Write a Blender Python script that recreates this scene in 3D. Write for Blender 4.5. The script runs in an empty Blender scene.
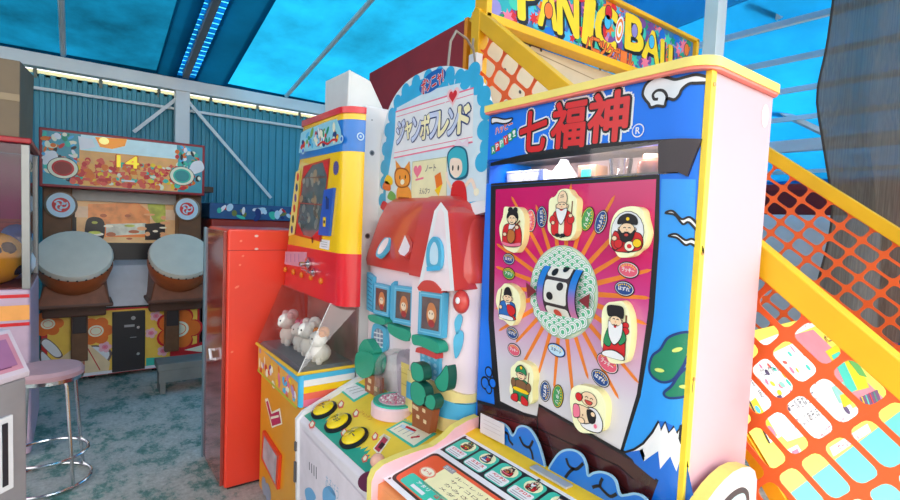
import bpy, bmesh, math, random
import numpy as np
from mathutils import Vector, Matrix
random.seed(7)
SC = bpy.context.scene
COL = SC.collection

# ------------------------------------------------------------------ camera
FPX, CAMZ = 500.0, 1.55
RM = np.array([[0.80004647, -0.0011118, 0.59993701],
               [-0.59851866, -0.07022619, 0.79802487],
               [0.04124405, -0.99753047, -0.05684965]])
cam = bpy.data.cameras.new('camera')
cam.sensor_width = 36.0
cam.lens = FPX / 900.0 * 36.0
cam.clip_start = 0.02
camo = bpy.data.objects.new('camera', cam)
COL.objects.link(camo)
rx, up, bk = RM[:, 0], -RM[:, 1], -RM[:, 2]
camo.matrix_world = Matrix(((rx[0], up[0], bk[0], 0), (rx[1], up[1], bk[1], 0), (rx[2], up[2], bk[2], CAMZ), (0, 0, 0, 1)))
SC.camera = camo

# ------------------------------------------------------------------ world, sun, exposure
W = bpy.data.worlds.new('world')
SC.world = W
W.use_nodes = True
wn = W.node_tree.nodes
bgn = wn['Background']
sky = wn.new('ShaderNodeTexSky')
sky.sky_type = 'NISHITA'
sky.sun_disc = False
sky.sun_elevation = math.radians(52)
sky.sun_rotation = math.radians(140)
sky.air_density = 1.0
sky.dust_density = 3.0
hsv = wn.new('ShaderNodeHueSaturation')
hsv.inputs['Saturation'].default_value = 0.10
W.node_tree.links.new(sky.outputs[0], hsv.inputs['Color'])
tint = wn.new('ShaderNodeMixRGB'); tint.blend_type = 'MULTIPLY'; tint.inputs[0].default_value = 1.0
tint.inputs[2].default_value = (1.0, 0.95, 0.90, 1)
W.node_tree.links.new(hsv.outputs[0], tint.inputs[1])
W.node_tree.links.new(tint.outputs[0], bgn.inputs[0])
bgn.inputs[1].default_value = 0.66
sun = bpy.data.lights.new('sun', 'SUN')
sun.energy = 4.2
sun.angle = math.radians(2)
sun.color = (1.0, 0.96, 0.90)
suno = bpy.data.objects.new('sun', sun)
COL.objects.link(suno)
suno.rotation_euler = Vector((-0.40, 0.55, -1.0)).to_track_quat('-Z', 'Y').to_euler()
SC.view_settings.view_transform = 'Standard'
SC.view_settings.look = 'None'
SC.view_settings.gamma = 1.0
SC.view_settings.use_curve_mapping = False
SC.view_settings.exposure = 0.0
SC.cycles.use_denoising = True
SC.cycles.max_bounces = 10
SC.cycles.diffuse_bounces = 5
SC.cycles.transparent_max_bounces = 16
SC.cycles.caustics_reflective = False
SC.cycles.caustics_refractive = False

# ------------------------------------------------------------------ helpers
def ray(u, v):
    return RM @ np.array([u - 450.0, v - 250.0, FPX])
def hit(u, v, p0, n):                     # point of a plane in the room seen at photo position (u, v)
    r = ray(u, v)
    c = np.array([0, 0, CAMZ])
    t = np.dot(np.array(p0) - c, n) / np.dot(r, n)
    return c + t * r
def hx(u, v, X): return hit(u, v, (X, 0, 0), (1, 0, 0))
def hy(u, v, Y): return hit(u, v, (0, Y, 0), (0, 1, 0))
def hz(u, v, Z): return hit(u, v, (0, 0, Z), (0, 0, 1))

def lin(c):
    c = c / 255.0
    return c / 12.92 if c <= 0.04045 else ((c + 0.055) / 1.055) ** 2.4
MATS = {}
def M(name, rgb, rough=0.5, var=0.06, scale=14.0, metal=0.0, coat=0.0, alpha=1.0, emit=0.0, trans=0.0):
    if name in MATS: return MATS[name]
    m = bpy.data.materials.new(name)
    m.use_nodes = True
    nt = m.node_tree
    b = nt.nodes['Principled BSDF']
    col = [lin(c) for c in rgb]
    tc = nt.nodes.new('ShaderNodeTexCoord')
    nz = nt.nodes.new('ShaderNodeTexNoise')
    nz.inputs['Scale'].default_value = scale
    nz.inputs['Detail'].default_value = 4
    nt.links.new(tc.outputs['Object'], nz.inputs['Vector'])
    rp = nt.nodes.new('ShaderNodeValToRGB')
    lo = [max(0, c * (1 - var)) for c in col]
    hi = [min(1, c * (1 + var)) for c in col]
    rp.color_ramp.elements[0].color = lo + [1]
    rp.color_ramp.elements[1].color = hi + [1]
    rp.color_ramp.elements[0].position = 0.3
    rp.color_ramp.elements[1].position = 0.7
    nt.links.new(nz.outputs[0], rp.inputs[0])
    nt.links.new(rp.outputs[0], b.inputs['Base Color'])
    b.inputs['Roughness'].default_value = rough
    b.inputs['Metallic'].default_value = metal
    b.inputs['Coat Weight'].default_value = coat
    b.inputs['Coat Roughness'].default_value = 0.08
    b.inputs['Alpha'].default_value = alpha
    if emit:
        nt.links.new(rp.outputs[0], b.inputs['Emission Color'])
        b.inputs['Emission Strength'].default_value = emit
    if trans:
        b.inputs['Transmission Weight'].default_value = trans
    MATS[name] = m
    return m
def glass(name, rgb=(240, 245, 250), mix=0.88, rough=0.03, rim=0.9):
    """thin clear sheet: mostly see-through, with a glossy reflection"""
    if name in MATS: return MATS[name]
    m = bpy.data.materials.new(name); m.use_nodes = True
    nt = m.node_tree; nt.nodes.clear()
    o = nt.nodes.new('ShaderNodeOutputMaterial')
    t = nt.nodes.new('ShaderNodeBsdfTransparent'); t.inputs[0].default_value = [lin(c) for c in rgb] + [1]
    g = nt.nodes.new('ShaderNodeBsdfGlossy'); g.inputs['Roughness'].default_value = rough
    fr = nt.nodes.new('ShaderNodeFresnel'); fr.inputs[0].default_value = 1.45
    mp = nt.nodes.new('ShaderNodeMath'); mp.operation = 'MULTIPLY_ADD'
    mp.inputs[1].default_value = rim; mp.inputs[2].default_value = 1 - mix - 0.04
    mp.use_clamp = True
    nt.links.new(fr.outputs[0], mp.inputs[0])
    mx = nt.nodes.new('ShaderNodeMixShader')
    nt.links.new(mp.outputs[0], mx.inputs[0])
    nt.links.new(t.outputs[0], mx.inputs[1]); nt.links.new(g.outputs[0], mx.inputs[2])
    nt.links.new(mx.outputs[0], o.inputs[0])
    MATS[name] = m
    return m

def tag(o, label=None, cat=None, group=None, kind=None):
    if label: o['label'] = label
    if cat: o['category'] = cat
    if group: o['group'] = group
    if kind: o['kind'] = kind
    return o
def empty(name, loc, label, cat, group=None):
    o = bpy.data.objects.new(name, None)
    o.empty_display_size = 0.1
    COL.objects.link(o)
    o.location = loc
    return tag(o, label, cat, group)

class MB:
    """collects shapes in world coordinates, then links them as one mesh object"""
    def __init__(s):
        s.v, s.f, s.m, s.mats = [], [], [], []
        s.xf = None
    def mi(s, mat):
        if mat not in s.mats: s.mats.append(mat)
        return s.mats.index(mat)
    def add(s, vs, fs, mat):
        n = len(s.v)
        for p in vs:
            p = Vector(p)
            if s.xf is not None: p = s.xf @ p
            s.v.append(p)
        k = s.mi(mat)
        for f in fs:
            s.f.append([n + i for i in f]); s.m.append(k)
        return s
    def box(s, x0, x1, y0, y1, z0, z1, mat):
        vs = [(x, y, z) for x in (x0, x1) for y in (y0, y1) for z in (z0, z1)]
        return s.add(vs, [(0, 1, 3, 2), (4, 6, 7, 5), (0, 4, 5, 1), (2, 3, 7, 6), (0, 2, 6, 4), (1, 5, 7, 3)], mat)
    def hexa(s, b, t, mat):               # four base points, four top points
        return s.add(list(b) + list(t), [(3, 2, 1, 0), (4, 5, 6, 7), (0, 1, 5, 4), (1, 2, 6, 5), (2, 3, 7, 6), (3, 0, 4, 7)], mat)
    def prism(s, pts, d, mat, cap=None):  # closed outline pts (3d) extruded along d
        n = len(pts); d = Vector(d)
        vs = [Vector(p) for p in pts] + [Vector(p) + d for p in pts]
        s.add(vs, [tuple(range(n - 1, -1, -1)), tuple(range(n, 2 * n))], cap or mat)
        return s.add(vs, [(i, (i + 1) % n, n + (i + 1) % n, n + i) for i in range(n)], mat)
    def loft(s, rings, mat, cap=True):
        n = len(rings[0]); vs = [p for r in rings for p in r]; fs = []
        for k in range(len(rings) - 1):
            for i in range(n):
                j = (i + 1) % n
                fs.append((k * n + i, k * n + j, (k + 1) * n + j, (k + 1) * n + i))
        if cap:
            fs.append(tuple(range(n - 1, -1, -1)))
            fs.append(tuple(range((len(rings) - 1) * n, len(rings) * n)))
        return s.add(vs, fs, mat)
    def tube(s, path, r, mat, n=8, closed=False):
        path = [Vector(p) for p in path]; rings = []; L = len(path)
        ref = None
        for i, p in enumerate(path):
            a = path[(i - 1) % L] if (closed or i > 0) else p
            b = path[(i + 1) % L] if (closed or i < L - 1) else p
            t = (b - a).normalized()
            if ref is None:
                ref = t.orthogonal().normalized()
            ref = (ref - t * ref.dot(t)).normalized()
            w = t.cross(ref)
            rr = r[i] if isinstance(r, (list, tuple)) else r
            rings.append([p + (ref * math.cos(q) + w * math.sin(q)) * rr for q in [2 * math.pi * k / n for k in range(n)]])
        if closed: rings.append(rings[0])
        return s.loft(rings, mat, cap=not closed)
    def bar(s, a, b, w, h, mat, upv=(0, 0, 1)):
        a, b = Vector(a), Vector(b); t = (b - a).normalized()
        u = Vector(upv); u = (u - t * u.dot(t)).normalized(); x = t.cross(u)
        q = [(-1, -1), (1, -1), (1, 1), (-1, 1)]
        return s.hexa([a + x * i * w / 2 + u * j * h / 2 for i, j in q], [b + x * i * w / 2 + u * j * h / 2 for i, j in q], mat)
    def lathe(s, prof, c, mat, n=24, axis=(0, 0, 1)):
        ax = Vector(axis).normalized(); e1 = ax.orthogonal().normalized(); e2 = ax.cross(e1); c = Vector(c)
        rings = [[c + ax * h + (e1 * math.cos(2 * math.pi * k / n) + e2 * math.sin(2 * math.pi * k / n)) * r for k in range(n)] for r, h in prof]
        return s.loft(rings, mat)
    def ball(s, c, r, mat, n=16, sq=(1, 1, 1)):
        rings = []
        for i in range(n // 2 + 1):
            a = -math.pi / 2 + math.pi * i / (n // 2); rr = max(math.cos(a), 0.01)
            rings.append([Vector((c[0] + r * sq[0] * rr * math.cos(2 * math.pi * k / n), c[1] + r * sq[1] * rr * math.sin(2 * math.pi * k / n), c[2] + r * sq[2] * math.sin(a))) for k in range(n)])
        return s.loft(rings, mat)
    def build(s, name, parent=None, bevel=0.0, smooth=False, seg=3, kind=None, origin=None):
        if origin is not None: s.v = [p - Vector(origin) for p in s.v]
        me = bpy.data.meshes.new(name)
        me.from_pydata([tuple(p) for p in s.v], [], s.f)
        for m in s.mats: me.materials.append(m)
        me.polygons.foreach_set('material_index', s.m)
        bm = bmesh.new(); bm.from_mesh(me)
        if not isinstance(s, Art): bmesh.ops.recalc_face_normals(bm, faces=bm.faces)
        bm.to_mesh(me); bm.free()
        if smooth:
            me.polygons.foreach_set('use_smooth', [True] * len(me.polygons))
            try: me.set_sharp_from_angle(angle=math.radians(40))
            except Exception: pass
        o = bpy.data.objects.new(name, me)
        COL.objects.link(o)
        if parent is not None:
            o.parent = parent
            if parent.type == 'EMPTY': o.matrix_parent_inverse = Matrix.Translation(-parent.location)
            elif parent.location.length > 0: o.matrix_parent_inverse = Matrix.Translation(-parent.location)
        if bevel:
            b = o.modifiers.new('bevel', 'BEVEL'); b.width = bevel; b.segments = seg
            b.limit_method = 'ANGLE'; b.angle_limit = math.radians(35)
            b.harden_normals = False
        if origin is not None: o.location = origin
        if kind: o['kind'] = kind
        me.update()
        return o

GLYPH = {}
def glyphs(txt, off):
    """outline of a line of lettering: verts, faces, bounds of the un-thickened line"""
    key = (txt, round(off, 4))
    if key in GLYPH: return GLYPH[key]
    c = bpy.data.curves.new('lettering', 'FONT')
    c.body = txt; c.size = 1.0; c.offset = off; c.resolution_u = 3
    o = bpy.data.objects.new('lettering', c); COL.objects.link(o)
    dg = bpy.context.evaluated_depsgraph_get(); dg.update()
    me = o.evaluated_get(dg).to_mesh()
    vs = [(v.co.x, v.co.y) for v in me.vertices]; fs = [tuple(p.vertices) for p in me.polygons]
    o.evaluated_get(dg).to_mesh_clear()
    bpy.data.objects.remove(o); bpy.data.curves.remove(c)
    bb = (min(v[0] for v in vs), min(v[1] for v in vs), max(v[0] for v in vs), max(v[1] for v in vs)) if vs else (0, 0, 1, 1)
    GLYPH[key] = (vs, fs, bb)
    return GLYPH[key]

class Art(MB):
    """printed shapes lying on a plane; shape points are given where the photo shows them and land on that plane, or in metres along it"""
    LAY = 0.0005
    FINE = 0.04
    LIFT = 0.0
    def __init__(s, p0, n, e, warp=None):
        super().__init__()
        s.p0 = np.array(p0, float); s.n = np.array(n, float) / np.linalg.norm(n)
        s.e = np.array(e, float) / np.linalg.norm(e); s.u = np.cross(s.n, s.e)
        s.warp = warp
    def q(s, a, b):
        d = hit(a, b, s.p0, s.n) - s.p0
        return (float(d @ s.e), float(d @ s.u))
    def Q(s, pts): return [s.q(*p) for p in pts]
    def w(s, p, h):
        r = s.p0 + s.e * p[0] + s.u * p[1] + s.n * (h + s.LIFT)
        if s.warp: r = s.warp(r)
        return Vector(r)
    def poly(s, pts, mat, k=1, h=0.0, local=False, side=None, base=0.0):
        P = pts if local else s.Q(pts)
        area = sum(P[i][0] * P[(i + 1) % len(P)][1] - P[(i + 1) % len(P)][0] * P[i][1] for i in range(len(P)))
        if area < 0: P = P[::-1]
        n = len(P); z = base + k * s.LAY + h
        if s.warp:
            bm = bmesh.new()
            vs = [bm.verts.new((p[0], p[1], 0)) for p in P]
            try: bm.faces.new(vs)
            except Exception: bm.free(); return s
            bmesh.ops.triangulate(bm, faces=bm.faces[:])
            for _ in range(6):
                ed = [e for e in bm.edges if e.calc_length() > s.FINE]
                if not ed: break
                bmesh.ops.subdivide_edges(bm, edges=ed, cuts=1)
                bmesh.ops.triangulate(bm, faces=bm.faces[:])
            bm.verts.index_update()
            s.add([s.w((v.co.x, v.co.y), z) for v in bm.verts], [tuple(v.index for v in f.verts) for f in bm.faces], mat)
            bm.free()
        else:
            s.add([s.w(p, z) for p in P], [tuple(range(n))], mat)
        if h > 0:
            s.add([s.w(p, base) for p in P] + [s.w(p, z) for p in P], [(i, (i + 1) % n, n + (i + 1) % n, n + i) for i in range(n)], side or mat)
        return s
    def curve(s, pts, local=False, m=5, closed=True):
        P = pts if local else s.Q(pts)
        n = len(P); out = []
        for i in range(n if closed else n - 1):
            a, b, c, d = (P[(i - 1) % n] if closed or i > 0 else P[0]), P[i], P[(i + 1) % n], (P[(i + 2) % n] if closed or i + 2 < n else P[-1])
            for t in [k / m for k in range(m)]:
                out.append(tuple(0.5 * (2 * b[j] + (c[j] - a[j]) * t + (2 * a[j] - 5 * b[j] + 4 * c[j] - d[j]) * t * t + (3 * b[j] - a[j] - 3 * c[j] + d[j]) * t ** 3) for j in (0, 1)))
        if not closed: out.append(P[-1])
        return out
    def blob(s, pts, mat, k=1, h=0.0, local=False, side=None, base=0.0):
        return s.poly(s.curve(pts, local), mat, k, h, True, side, base)
    def stroke(s, pts, wd, mat, k=2, local=False, smooth=False, closed=False, base=0.0):
        P = s.curve(pts, local, closed=closed) if smooth else (pts if local else s.Q(pts))
        n = len(P); vs = []
        for i in range(n):
            a = P[(i - 1) % n] if closed or i > 0 else P[i]
            b = P[(i + 1) % n] if closed or i < n - 1 else P[i]
            dx, dy = b[0] - a[0], b[1] - a[1]; L = math.hypot(dx, dy) or 1
            ox, oy = -dy / L * wd / 2, dx / L * wd / 2
            vs += [(P[i][0] + ox, P[i][1] + oy), (P[i][0] - ox, P[i][1] - oy)]
        fs = [(2 * i, 2 * i + 1, 2 * ((i + 1) % n) + 1, 2 * ((i + 1) % n)) for i in range(n if closed else n - 1)]
        return s.add([s.w(p, base + k * s.LAY) for p in vs], fs, mat)
    def ell(s, c, a, b, mat, k=1, rot=0.0, h=0.0, local=False, n=24, side=None, base=0.0):
        c = c if local else s.q(*c); co, si = math.cos(rot), math.sin(rot)
        P = [(c[0] + a * math.cos(t) * co - b * math.sin(t) * si, c[1] + a * math.cos(t) * si + b * math.sin(t) * co) for t in [2 * math.pi * i / n for i in range(n)]]
        return s.poly(P, mat, k, h, True, side, base)
    def rect(s, c, w, h_, mat, k=1, rot=0.0, h=0.0, local=False, r=0.0, side=None, base=0.0):
        c = c if local else s.q(*c); co, si = math.cos(rot), math.sin(rot); P = []
        if r > 0:
            for cx, cy, a0 in ((w / 2 - r, h_ / 2 - r, 0), (-w / 2 + r, h_ / 2 - r, 90), (-w / 2 + r, -h_ / 2 + r, 180), (w / 2 - r, -h_ / 2 + r, 270)):
                for t in (0, 30, 60, 90):
                    a = math.radians(a0 + t); P.append((cx + r * math.cos(a), cy + r * math.sin(a)))
        else: P = [(w / 2, h_ / 2), (-w / 2, h_ / 2), (-w / 2, -h_ / 2), (w / 2, -h_ / 2)]
        return s.poly([(c[0] + x * co - y * si, c[1] + x * si + y * co) for x, y in P], mat, k, h, True, side, base)
    def text(s, txt, c, w, h_, mat, k=3, rot=0.0, off=0.0, local=False, shear=0.0, base=0.0):
        """one line of lettering fitted to w x h_ metres about c; off thickens the strokes"""
        c = c if local else s.q(*c); co, si = math.cos(rot), math.sin(rot)
        vs, fs, bb = glyphs(txt, 0.0)
        sx, sy = w / max(bb[2] - bb[0], 1e-3), h_ / max(bb[3] - bb[1], 1e-3)
        mx, my = (bb[0] + bb[2]) / 2, (bb[1] + bb[3]) / 2
        rad = off * min(sx, sy)
        n = 0 if off <= 0 else (12 if len(txt) == 1 else 6)
        for q_ in range(n + 1):
            ox, oy = (0, 0) if q_ == n else (rad * math.cos(2 * math.pi * q_ / n), rad * math.sin(2 * math.pi * q_ / n))
            P = []
            for x, y in vs:
                x, y = (x - mx) * sx + ox, (y - my) * sy + oy
                x += shear * y
                P.append(s.w((c[0] + x * co - y * si, c[1] + x * si + y * co), base + (k + .002 * q_) * s.LAY))
            s.add(P, fs, mat)
        return s
def ArtX(X, warp=None): return Art((X, 0, 0), (-1, 0, 0), (0, -1, 0), warp)     # faces -x
def ArtY(Y): return Art((0, Y, 0), (0, -1, 0), (1, 0, 0))                        # faces -y

# ------------------------------------------------------------------ common materials
black = M('black print', (22, 20, 26), 0.4, 0.1)
white = M('white print', (236, 236, 240), 0.4, 0.03)
offwhite = M('cream print', (244, 240, 214), 0.45, 0.03)
red = M('red print', (214, 34, 40), 0.4, 0.05)
pink = M('pink print', (238, 120, 150), 0.45, 0.05)
palepink = M('pale pink plastic', (250, 226, 234), 0.35, 0.02)
yellow = M('yellow print', (250, 206, 20), 0.4, 0.05)
orange = M('orange print', (240, 120, 36), 0.45, 0.05)
green = M('green print', (20, 150, 112), 0.45, 0.06)
teal = M('teal print', (60, 196, 172), 0.45, 0.05)
blue = M('blue print', (20, 110, 214), 0.4, 0.05)
navy = M('navy print', (22, 52, 120), 0.4, 0.08)
sky_blue = M('sky blue print', (72, 184, 232), 0.4, 0.05)
paleblue = M('pale blue print', (196, 226, 244), 0.4, 0.03)
brown = M('brown print', (120, 66, 38), 0.5, 0.1)
skin = M('peach print', (246, 214, 178), 0.45, 0.03)
purple = M('purple print', (120, 70, 150), 0.45, 0.06)
grey = M('grey print', (150, 152, 156), 0.5, 0.06)
chrome = M('chrome', (206, 208, 212), 0.18, 0.04, metal=1.0)
steel = M('brushed steel', (150, 152, 156), 0.38, 0.08, metal=0.9)
rubber = M('black rubber', (28, 28, 30), 0.7, 0.1)
# ------------------------------------------------------------------ setting
def node_mat(name):
    m = bpy.data.materials.new(name); m.use_nodes = True
    MATS[name] = m
    return m, m.node_tree, m.node_tree.nodes['Principled BSDF']
# worn painted concrete
floor_m, nt, b = node_mat('worn green concrete')
tc = nt.nodes.new('ShaderNodeTexCoord')
def noise(nt, sc, det=6, rough=0.6, vec=None, stretch=None):
    n = nt.nodes.new('ShaderNodeTexNoise'); n.inputs['Scale'].default_value = sc; n.inputs['Detail'].default_value = det; n.inputs['Roughness'].default_value = rough
    if stretch:
        mp = nt.nodes.new('ShaderNodeMapping'); mp.inputs['Scale'].default_value = stretch
        nt.links.new(vec, mp.inputs[0]); nt.links.new(mp.outputs[0], n.inputs[0])
    else: nt.links.new(vec, n.inputs[0])
    return n
def ramp(nt, src, stops):
    r = nt.nodes.new('ShaderNodeValToRGB'); e = r.color_ramp.elements
    while len(e) < len(stops): e.new(0.5)
    for q, (p, c) in zip(e, stops):
        q.position = p; q.color = [lin(x) for x in c] + [1]
    nt.links.new(src, r.inputs[0]); return r
n1 = noise(nt, 4.5, 12, 0.80, tc.outputs['Object'], (1.0, 0.6, 1))
n2 = noise(nt, 40.0, 6, 0.7, tc.outputs['Object'])
r1 = ramp(nt, n1.outputs[0], [(0.36, (56, 108, 98)), (0.44, (104, 144, 136)), (0.50, (176, 180, 174)), (0.72, (210, 210, 204))])
mx = nt.nodes.new('ShaderNodeMixRGB'); mx.blend_type = 'OVERLAY'; mx.inputs[0].default_value = 0.6
nt.links.new(r1.outputs[0], mx.inputs[1]); nt.links.new(n2.outputs[0], mx.inputs[2])
nt.links.new(mx.outputs[0], b.inputs['Base Color'])
b.inputs['Roughness'].default_value = 0.6
bp = nt.nodes.new('ShaderNodeBump'); bp.inputs['Strength'].default_value = 0.15; bp.inputs['Distance'].default_value = 0.01
nt.links.new(n2.outputs[0], bp.inputs['Height']); nt.links.new(bp.outputs[0], b.inputs['Normal'])
MB().box(-3, 9.5, -4, 6.6, -0.06, 0, floor_m).build('floor', kind='structure')
ground_m = M('pale ground', (176, 172, 162), 0.9, 0.1)
MB().box(-20, 25, -24, -4, -0.1, -0.02, ground_m).build('ground', kind='structure')

wall_m = M('blue corrugated sheet', (60, 150, 172), 0.5, 0.12, 1.5)
def corrugated(x0, x1, y, z0, z1, pitch=0.085, dep=0.02):
    pts = []; x = x0
    while x < x1:
        pts += [(x, y), (x + pitch * .42, y), (x + pitch * .5, y + dep), (x + pitch * .92, y + dep)]; x += pitch
    mb = MB(); n = len(pts)
    for dy in (0, 0.012):
        vs = [(p[0], p[1] + dy, z) for z in (z0, z1) for p in pts]
        mb.add(vs, [(i, i + 1, n + i + 1, n + i) for i in range(n - 1)], wall_m)
    return mb
corrugated(-2.4, 8.4, 6.40, 0, 2.825).build('wall_back', kind='structure')
MB().box(-2.46, -2.4, 3.7, 6.45, 0, 3.70, wall_m).build('wall_left', kind='structure')  # unseen wall, ended short so side light reaches the machine fronts
# translucent eave strip between the wall and the beam
def translucent(name, rgb, mixv, var=0.12, scale=1.2, rgb2=None):
    m = bpy.data.materials.new(name); m.use_nodes = True; MATS[name] = m
    nt = m.node_tree; nt.nodes.clear()
    o = nt.nodes.new('ShaderNodeOutputMaterial'); tc = nt.nodes.new('ShaderNodeTexCoord')
    n = noise(nt, scale, 6, 0.6, tc.outputs['Object'])
    c1 = tuple(max(0, c * (1 - var)) for c in rgb)
    r = ramp(nt, n.outputs[0], [(0.3, c1), (0.62, rgb)])
    d = nt.nodes.new('ShaderNodeBsdfDiffuse'); t = nt.nodes.new('ShaderNodeBsdfTranslucent')
    nt.links.new(r.outputs[0], d.inputs[0])
    nt.links.new(r.outputs[0], t.inputs[0])
    mx = nt.nodes.new('ShaderNodeMixShader'); mx.inputs[0].default_value = mixv
    nt.links.new(d.outputs[0], mx.inputs[1]); nt.links.new(t.outputs[0], mx.inputs[2])
    nt.links.new(mx.outputs[0], o.inputs[0])
    return m
eave_m = translucent('yellowed translucent strip', (255, 255, 226), 0.97, 0.03)
eave_b = M('eave batten', (110, 120, 116), .6)
mb = MB(); x = -2.4
while x < 6.3:
    mb.box(x, x + 0.50, 6.42, 6.425, 2.80, 2.86, eave_m); MB_ = mb.box(x + .50, x + .53, 6.415, 6.43, 2.78, 2.87, eave_b); x += 0.525
mb.build('trim_1', kind='structure')
beam_m = M('pale grey painted steel', (228, 232, 232), 0.55, 0.06, 3)
rod_m = M('galvanised pipe', (216, 218, 218), 0.45, 0.08, 5)
MB().box(-2.4, 6.4, 6.24, 6.36, 2.855, 2.985, beam_m).box(-2.4, 6.4, 6.36, 6.40, 2.66, 2.69, beam_m).build('trim_2', kind='structure', bevel=0.006)
mb = MB()
mb.box(0.88, 1.02, 6.26, 6.38, 0, 2.86, beam_m)
mb.bar((0.92, 6.32, 2.80), (0.50, 6.34, 2.36), 0.035, 0.02, beam_m, (0, 1, 0))
mb.bar((0.98, 6.32, 2.80), (1.95, 6.34, 1.75), 0.035, 0.02, beam_m, (0, 1, 0))
mb.build('trim_3', kind='structure')

def rz_(x): return 3.46 - 0.34 * (x - 5.0) - .02
# ceiling: blue tarpaulin sheets sloping down to the back
def roofz(y): return 4.50 - 0.23 * y
tarp = translucent('blue tarpaulin', (26, 154, 202), 0.55, 0.28, 1.1)
tarp_dark = translucent('doubled blue tarpaulin', (10, 92, 132), 0.25, 0.2, 1.0)
clear_rib = translucent('blue ribbed skylight', (70, 196, 240), 0.8, 0.1, 2)
def sheet(x0, x1, y0, y1, dz, mat, name, nx=8, ny=24, sag=0.02):
    vs = []; fs = []
    for i in range(nx + 1):
        for j in range(ny + 1):
            x = x0 + (x1 - x0) * i / nx; y = y0 + (y1 - y0) * j / ny
            vs.append((x, y, roofz(y) + dz - sag * math.sin(math.pi * ((y * 0.9) % 1)) * math.sin(math.pi * i / nx)))
    for i in range(nx):
        for j in range(ny):
            a = i * (ny + 1) + j; fs.append((a, a + ny + 1, a + ny + 2, a + 1))
    return MB().add(vs, fs, mat).build(name, smooth=True, kind='structure')
tarp_blotched = translucent('darker blotched tarpaulin', (14, 108, 146), 0.5, 0.40, 1.3)  # darker blue than the main sheet, with dirt blotches
sheet(-2.4, 0.74, -2.6, 6.42, 0.02, tarp_blotched, 'ceiling')
sheet(1.38, 4.15, -2.6, 6.42, 0.02, tarp, 'ceiling.001')
sheet(0.70, 0.90, -2.6, 6.42, -0.01, tarp_dark, 'ceiling.002', 2)
sheet(1.08, 1.42, -2.6, 6.42, -0.01, tarp_dark, 'ceiling.003', 2)
# ribbed skylight strip in the gap between the sheets
mb = MB(); y = -2.6
while y < 6.4:
    z = roofz(y) + 0.005
    mb.hexa([(0.86, y, z), (1.12, y, z), (1.12, y + 0.05, z - 0.0115), (0.86, y + 0.05, z - 0.0115)],
            [(0.86, y, z + .012), (1.12, y, z + .012), (1.12, y + 0.05, z), (0.86, y + 0.05, z)], clear_rib)
    mb.hexa([(0.86, y + .05, z + .02), (1.12, y + .05, z + .02), (1.12, y + 0.09, z), (0.86, y + 0.09, z)],
            [(0.86, y + .05, z + .03), (1.12, y + .05, z + .03), (1.12, y + 0.09, z + .012), (0.86, y + 0.09, z + .012)], tarp)
    y += 0.09
mb.build('ceiling.004', kind='structure')
MB().bar((0.98, -2.6, roofz(-2.6) + 0.02), (0.98, 6.3, roofz(6.3) + 0.0), 0.06, 0.09, M('grey rafter', (120, 126, 130), 0.6)).build('trim_4', kind='structure')
for k, x in enumerate((-0.09, 2.10, 3.3)):
    MB().tube([(x + (0.14 if k == 1 else 0), -2.6, roofz(-2.6) - 0.045), (x, 6.3, roofz(6.3) - 0.03)], 0.024, rod_m).build('trim_%d' % (5 + k), kind='structure')
MB().tube([(-2.4, 2.0, roofz(2.0) - 0.07), (4.1, 2.0, roofz(2.0) - 0.07)], 0.022, rod_m).tube([(2.2, 2.4, roofz(2.4) - 0.1), (4.1, 0.6, roofz(.6) - 0.1)], 0.022, rod_m).build('trim_8', kind='structure')
tarp_brightened = translucent('brightened blue tarpaulin', (84, 200, 240), 0.6, 0.15, 0.9)  # lighter copy of the tarp colour, standing in for stronger light
MB().hexa([(4.10, -2.6, rz_(4.1)), (4.12, -2.6, rz_(4.1)), (4.12, 6.42, 2.9), (4.10, 6.42, 2.9)], [(4.10, -2.6, roofz(-2.6) + .05), (4.12, -2.6, roofz(-2.6) + .05), (4.12, 6.42, roofz(6.42) + .05), (4.10, 6.42, roofz(6.42) + .05)], tarp_brightened).build('ceiling_gap_filler', kind='structure')  # strip added to stop sun leaking in between the two roofs
MB().box(-2.4, 4.1, 6.372, 6.382, 2.96, 3.06, tarp_blotched).build('ceiling.008', kind='structure')
sheet(.84, 1.14, -2.6, 6.42, .045, clear_rib, 'ceiling.009', 2)
# right bay: lower roof falling away to the right on purlins
def rz(x): return 3.46 - 0.34 * (x - 5.0)
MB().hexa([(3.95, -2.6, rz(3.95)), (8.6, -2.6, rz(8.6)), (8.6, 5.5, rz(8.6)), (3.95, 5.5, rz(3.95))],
          [(3.95, -2.6, rz(3.95) + .01), (8.6, -2.6, rz(8.6) + .01), (8.6, 5.5, rz(8.6) + .01), (3.95, 5.5, rz(3.95) + .01)], tarp_brightened).build('ceiling.006', kind='structure')
pur_m = M('pale purlin', (232, 236, 236), .5, .05, 4)
mb = MB()
for x in (4.5, 5.0, 5.5, 6.0, 6.55, 7.2, 7.9):
    mb.box(x - 0.025, x + 0.025, -2.6, 5.5, rz(x) - 0.075, rz(x) - 0.025, pur_m)
mb.build('trim_9', kind='structure')
mb = MB()
a_, b_ = hx(753, -4, 4.75), hx(781, 17, 5.0)
mb.bar(tuple(a_), tuple(b_), 0.06, 0.05, pur_m)
mb.box(6.9, 7.0, -2.0, 5.4, 2.56, 2.70, pur_m)
mb.bar(tuple(hx(772, 108, 6.5)), tuple(hx(826, 134, 6.75)), 0.10, 0.05, pur_m)
mb.build('trim_10', kind='structure')
MB().box(3.73, 3.86, 1.85, 1.95, 0, 3.85, beam_m).build('trim_11', kind='structure', bevel=0.004)
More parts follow.
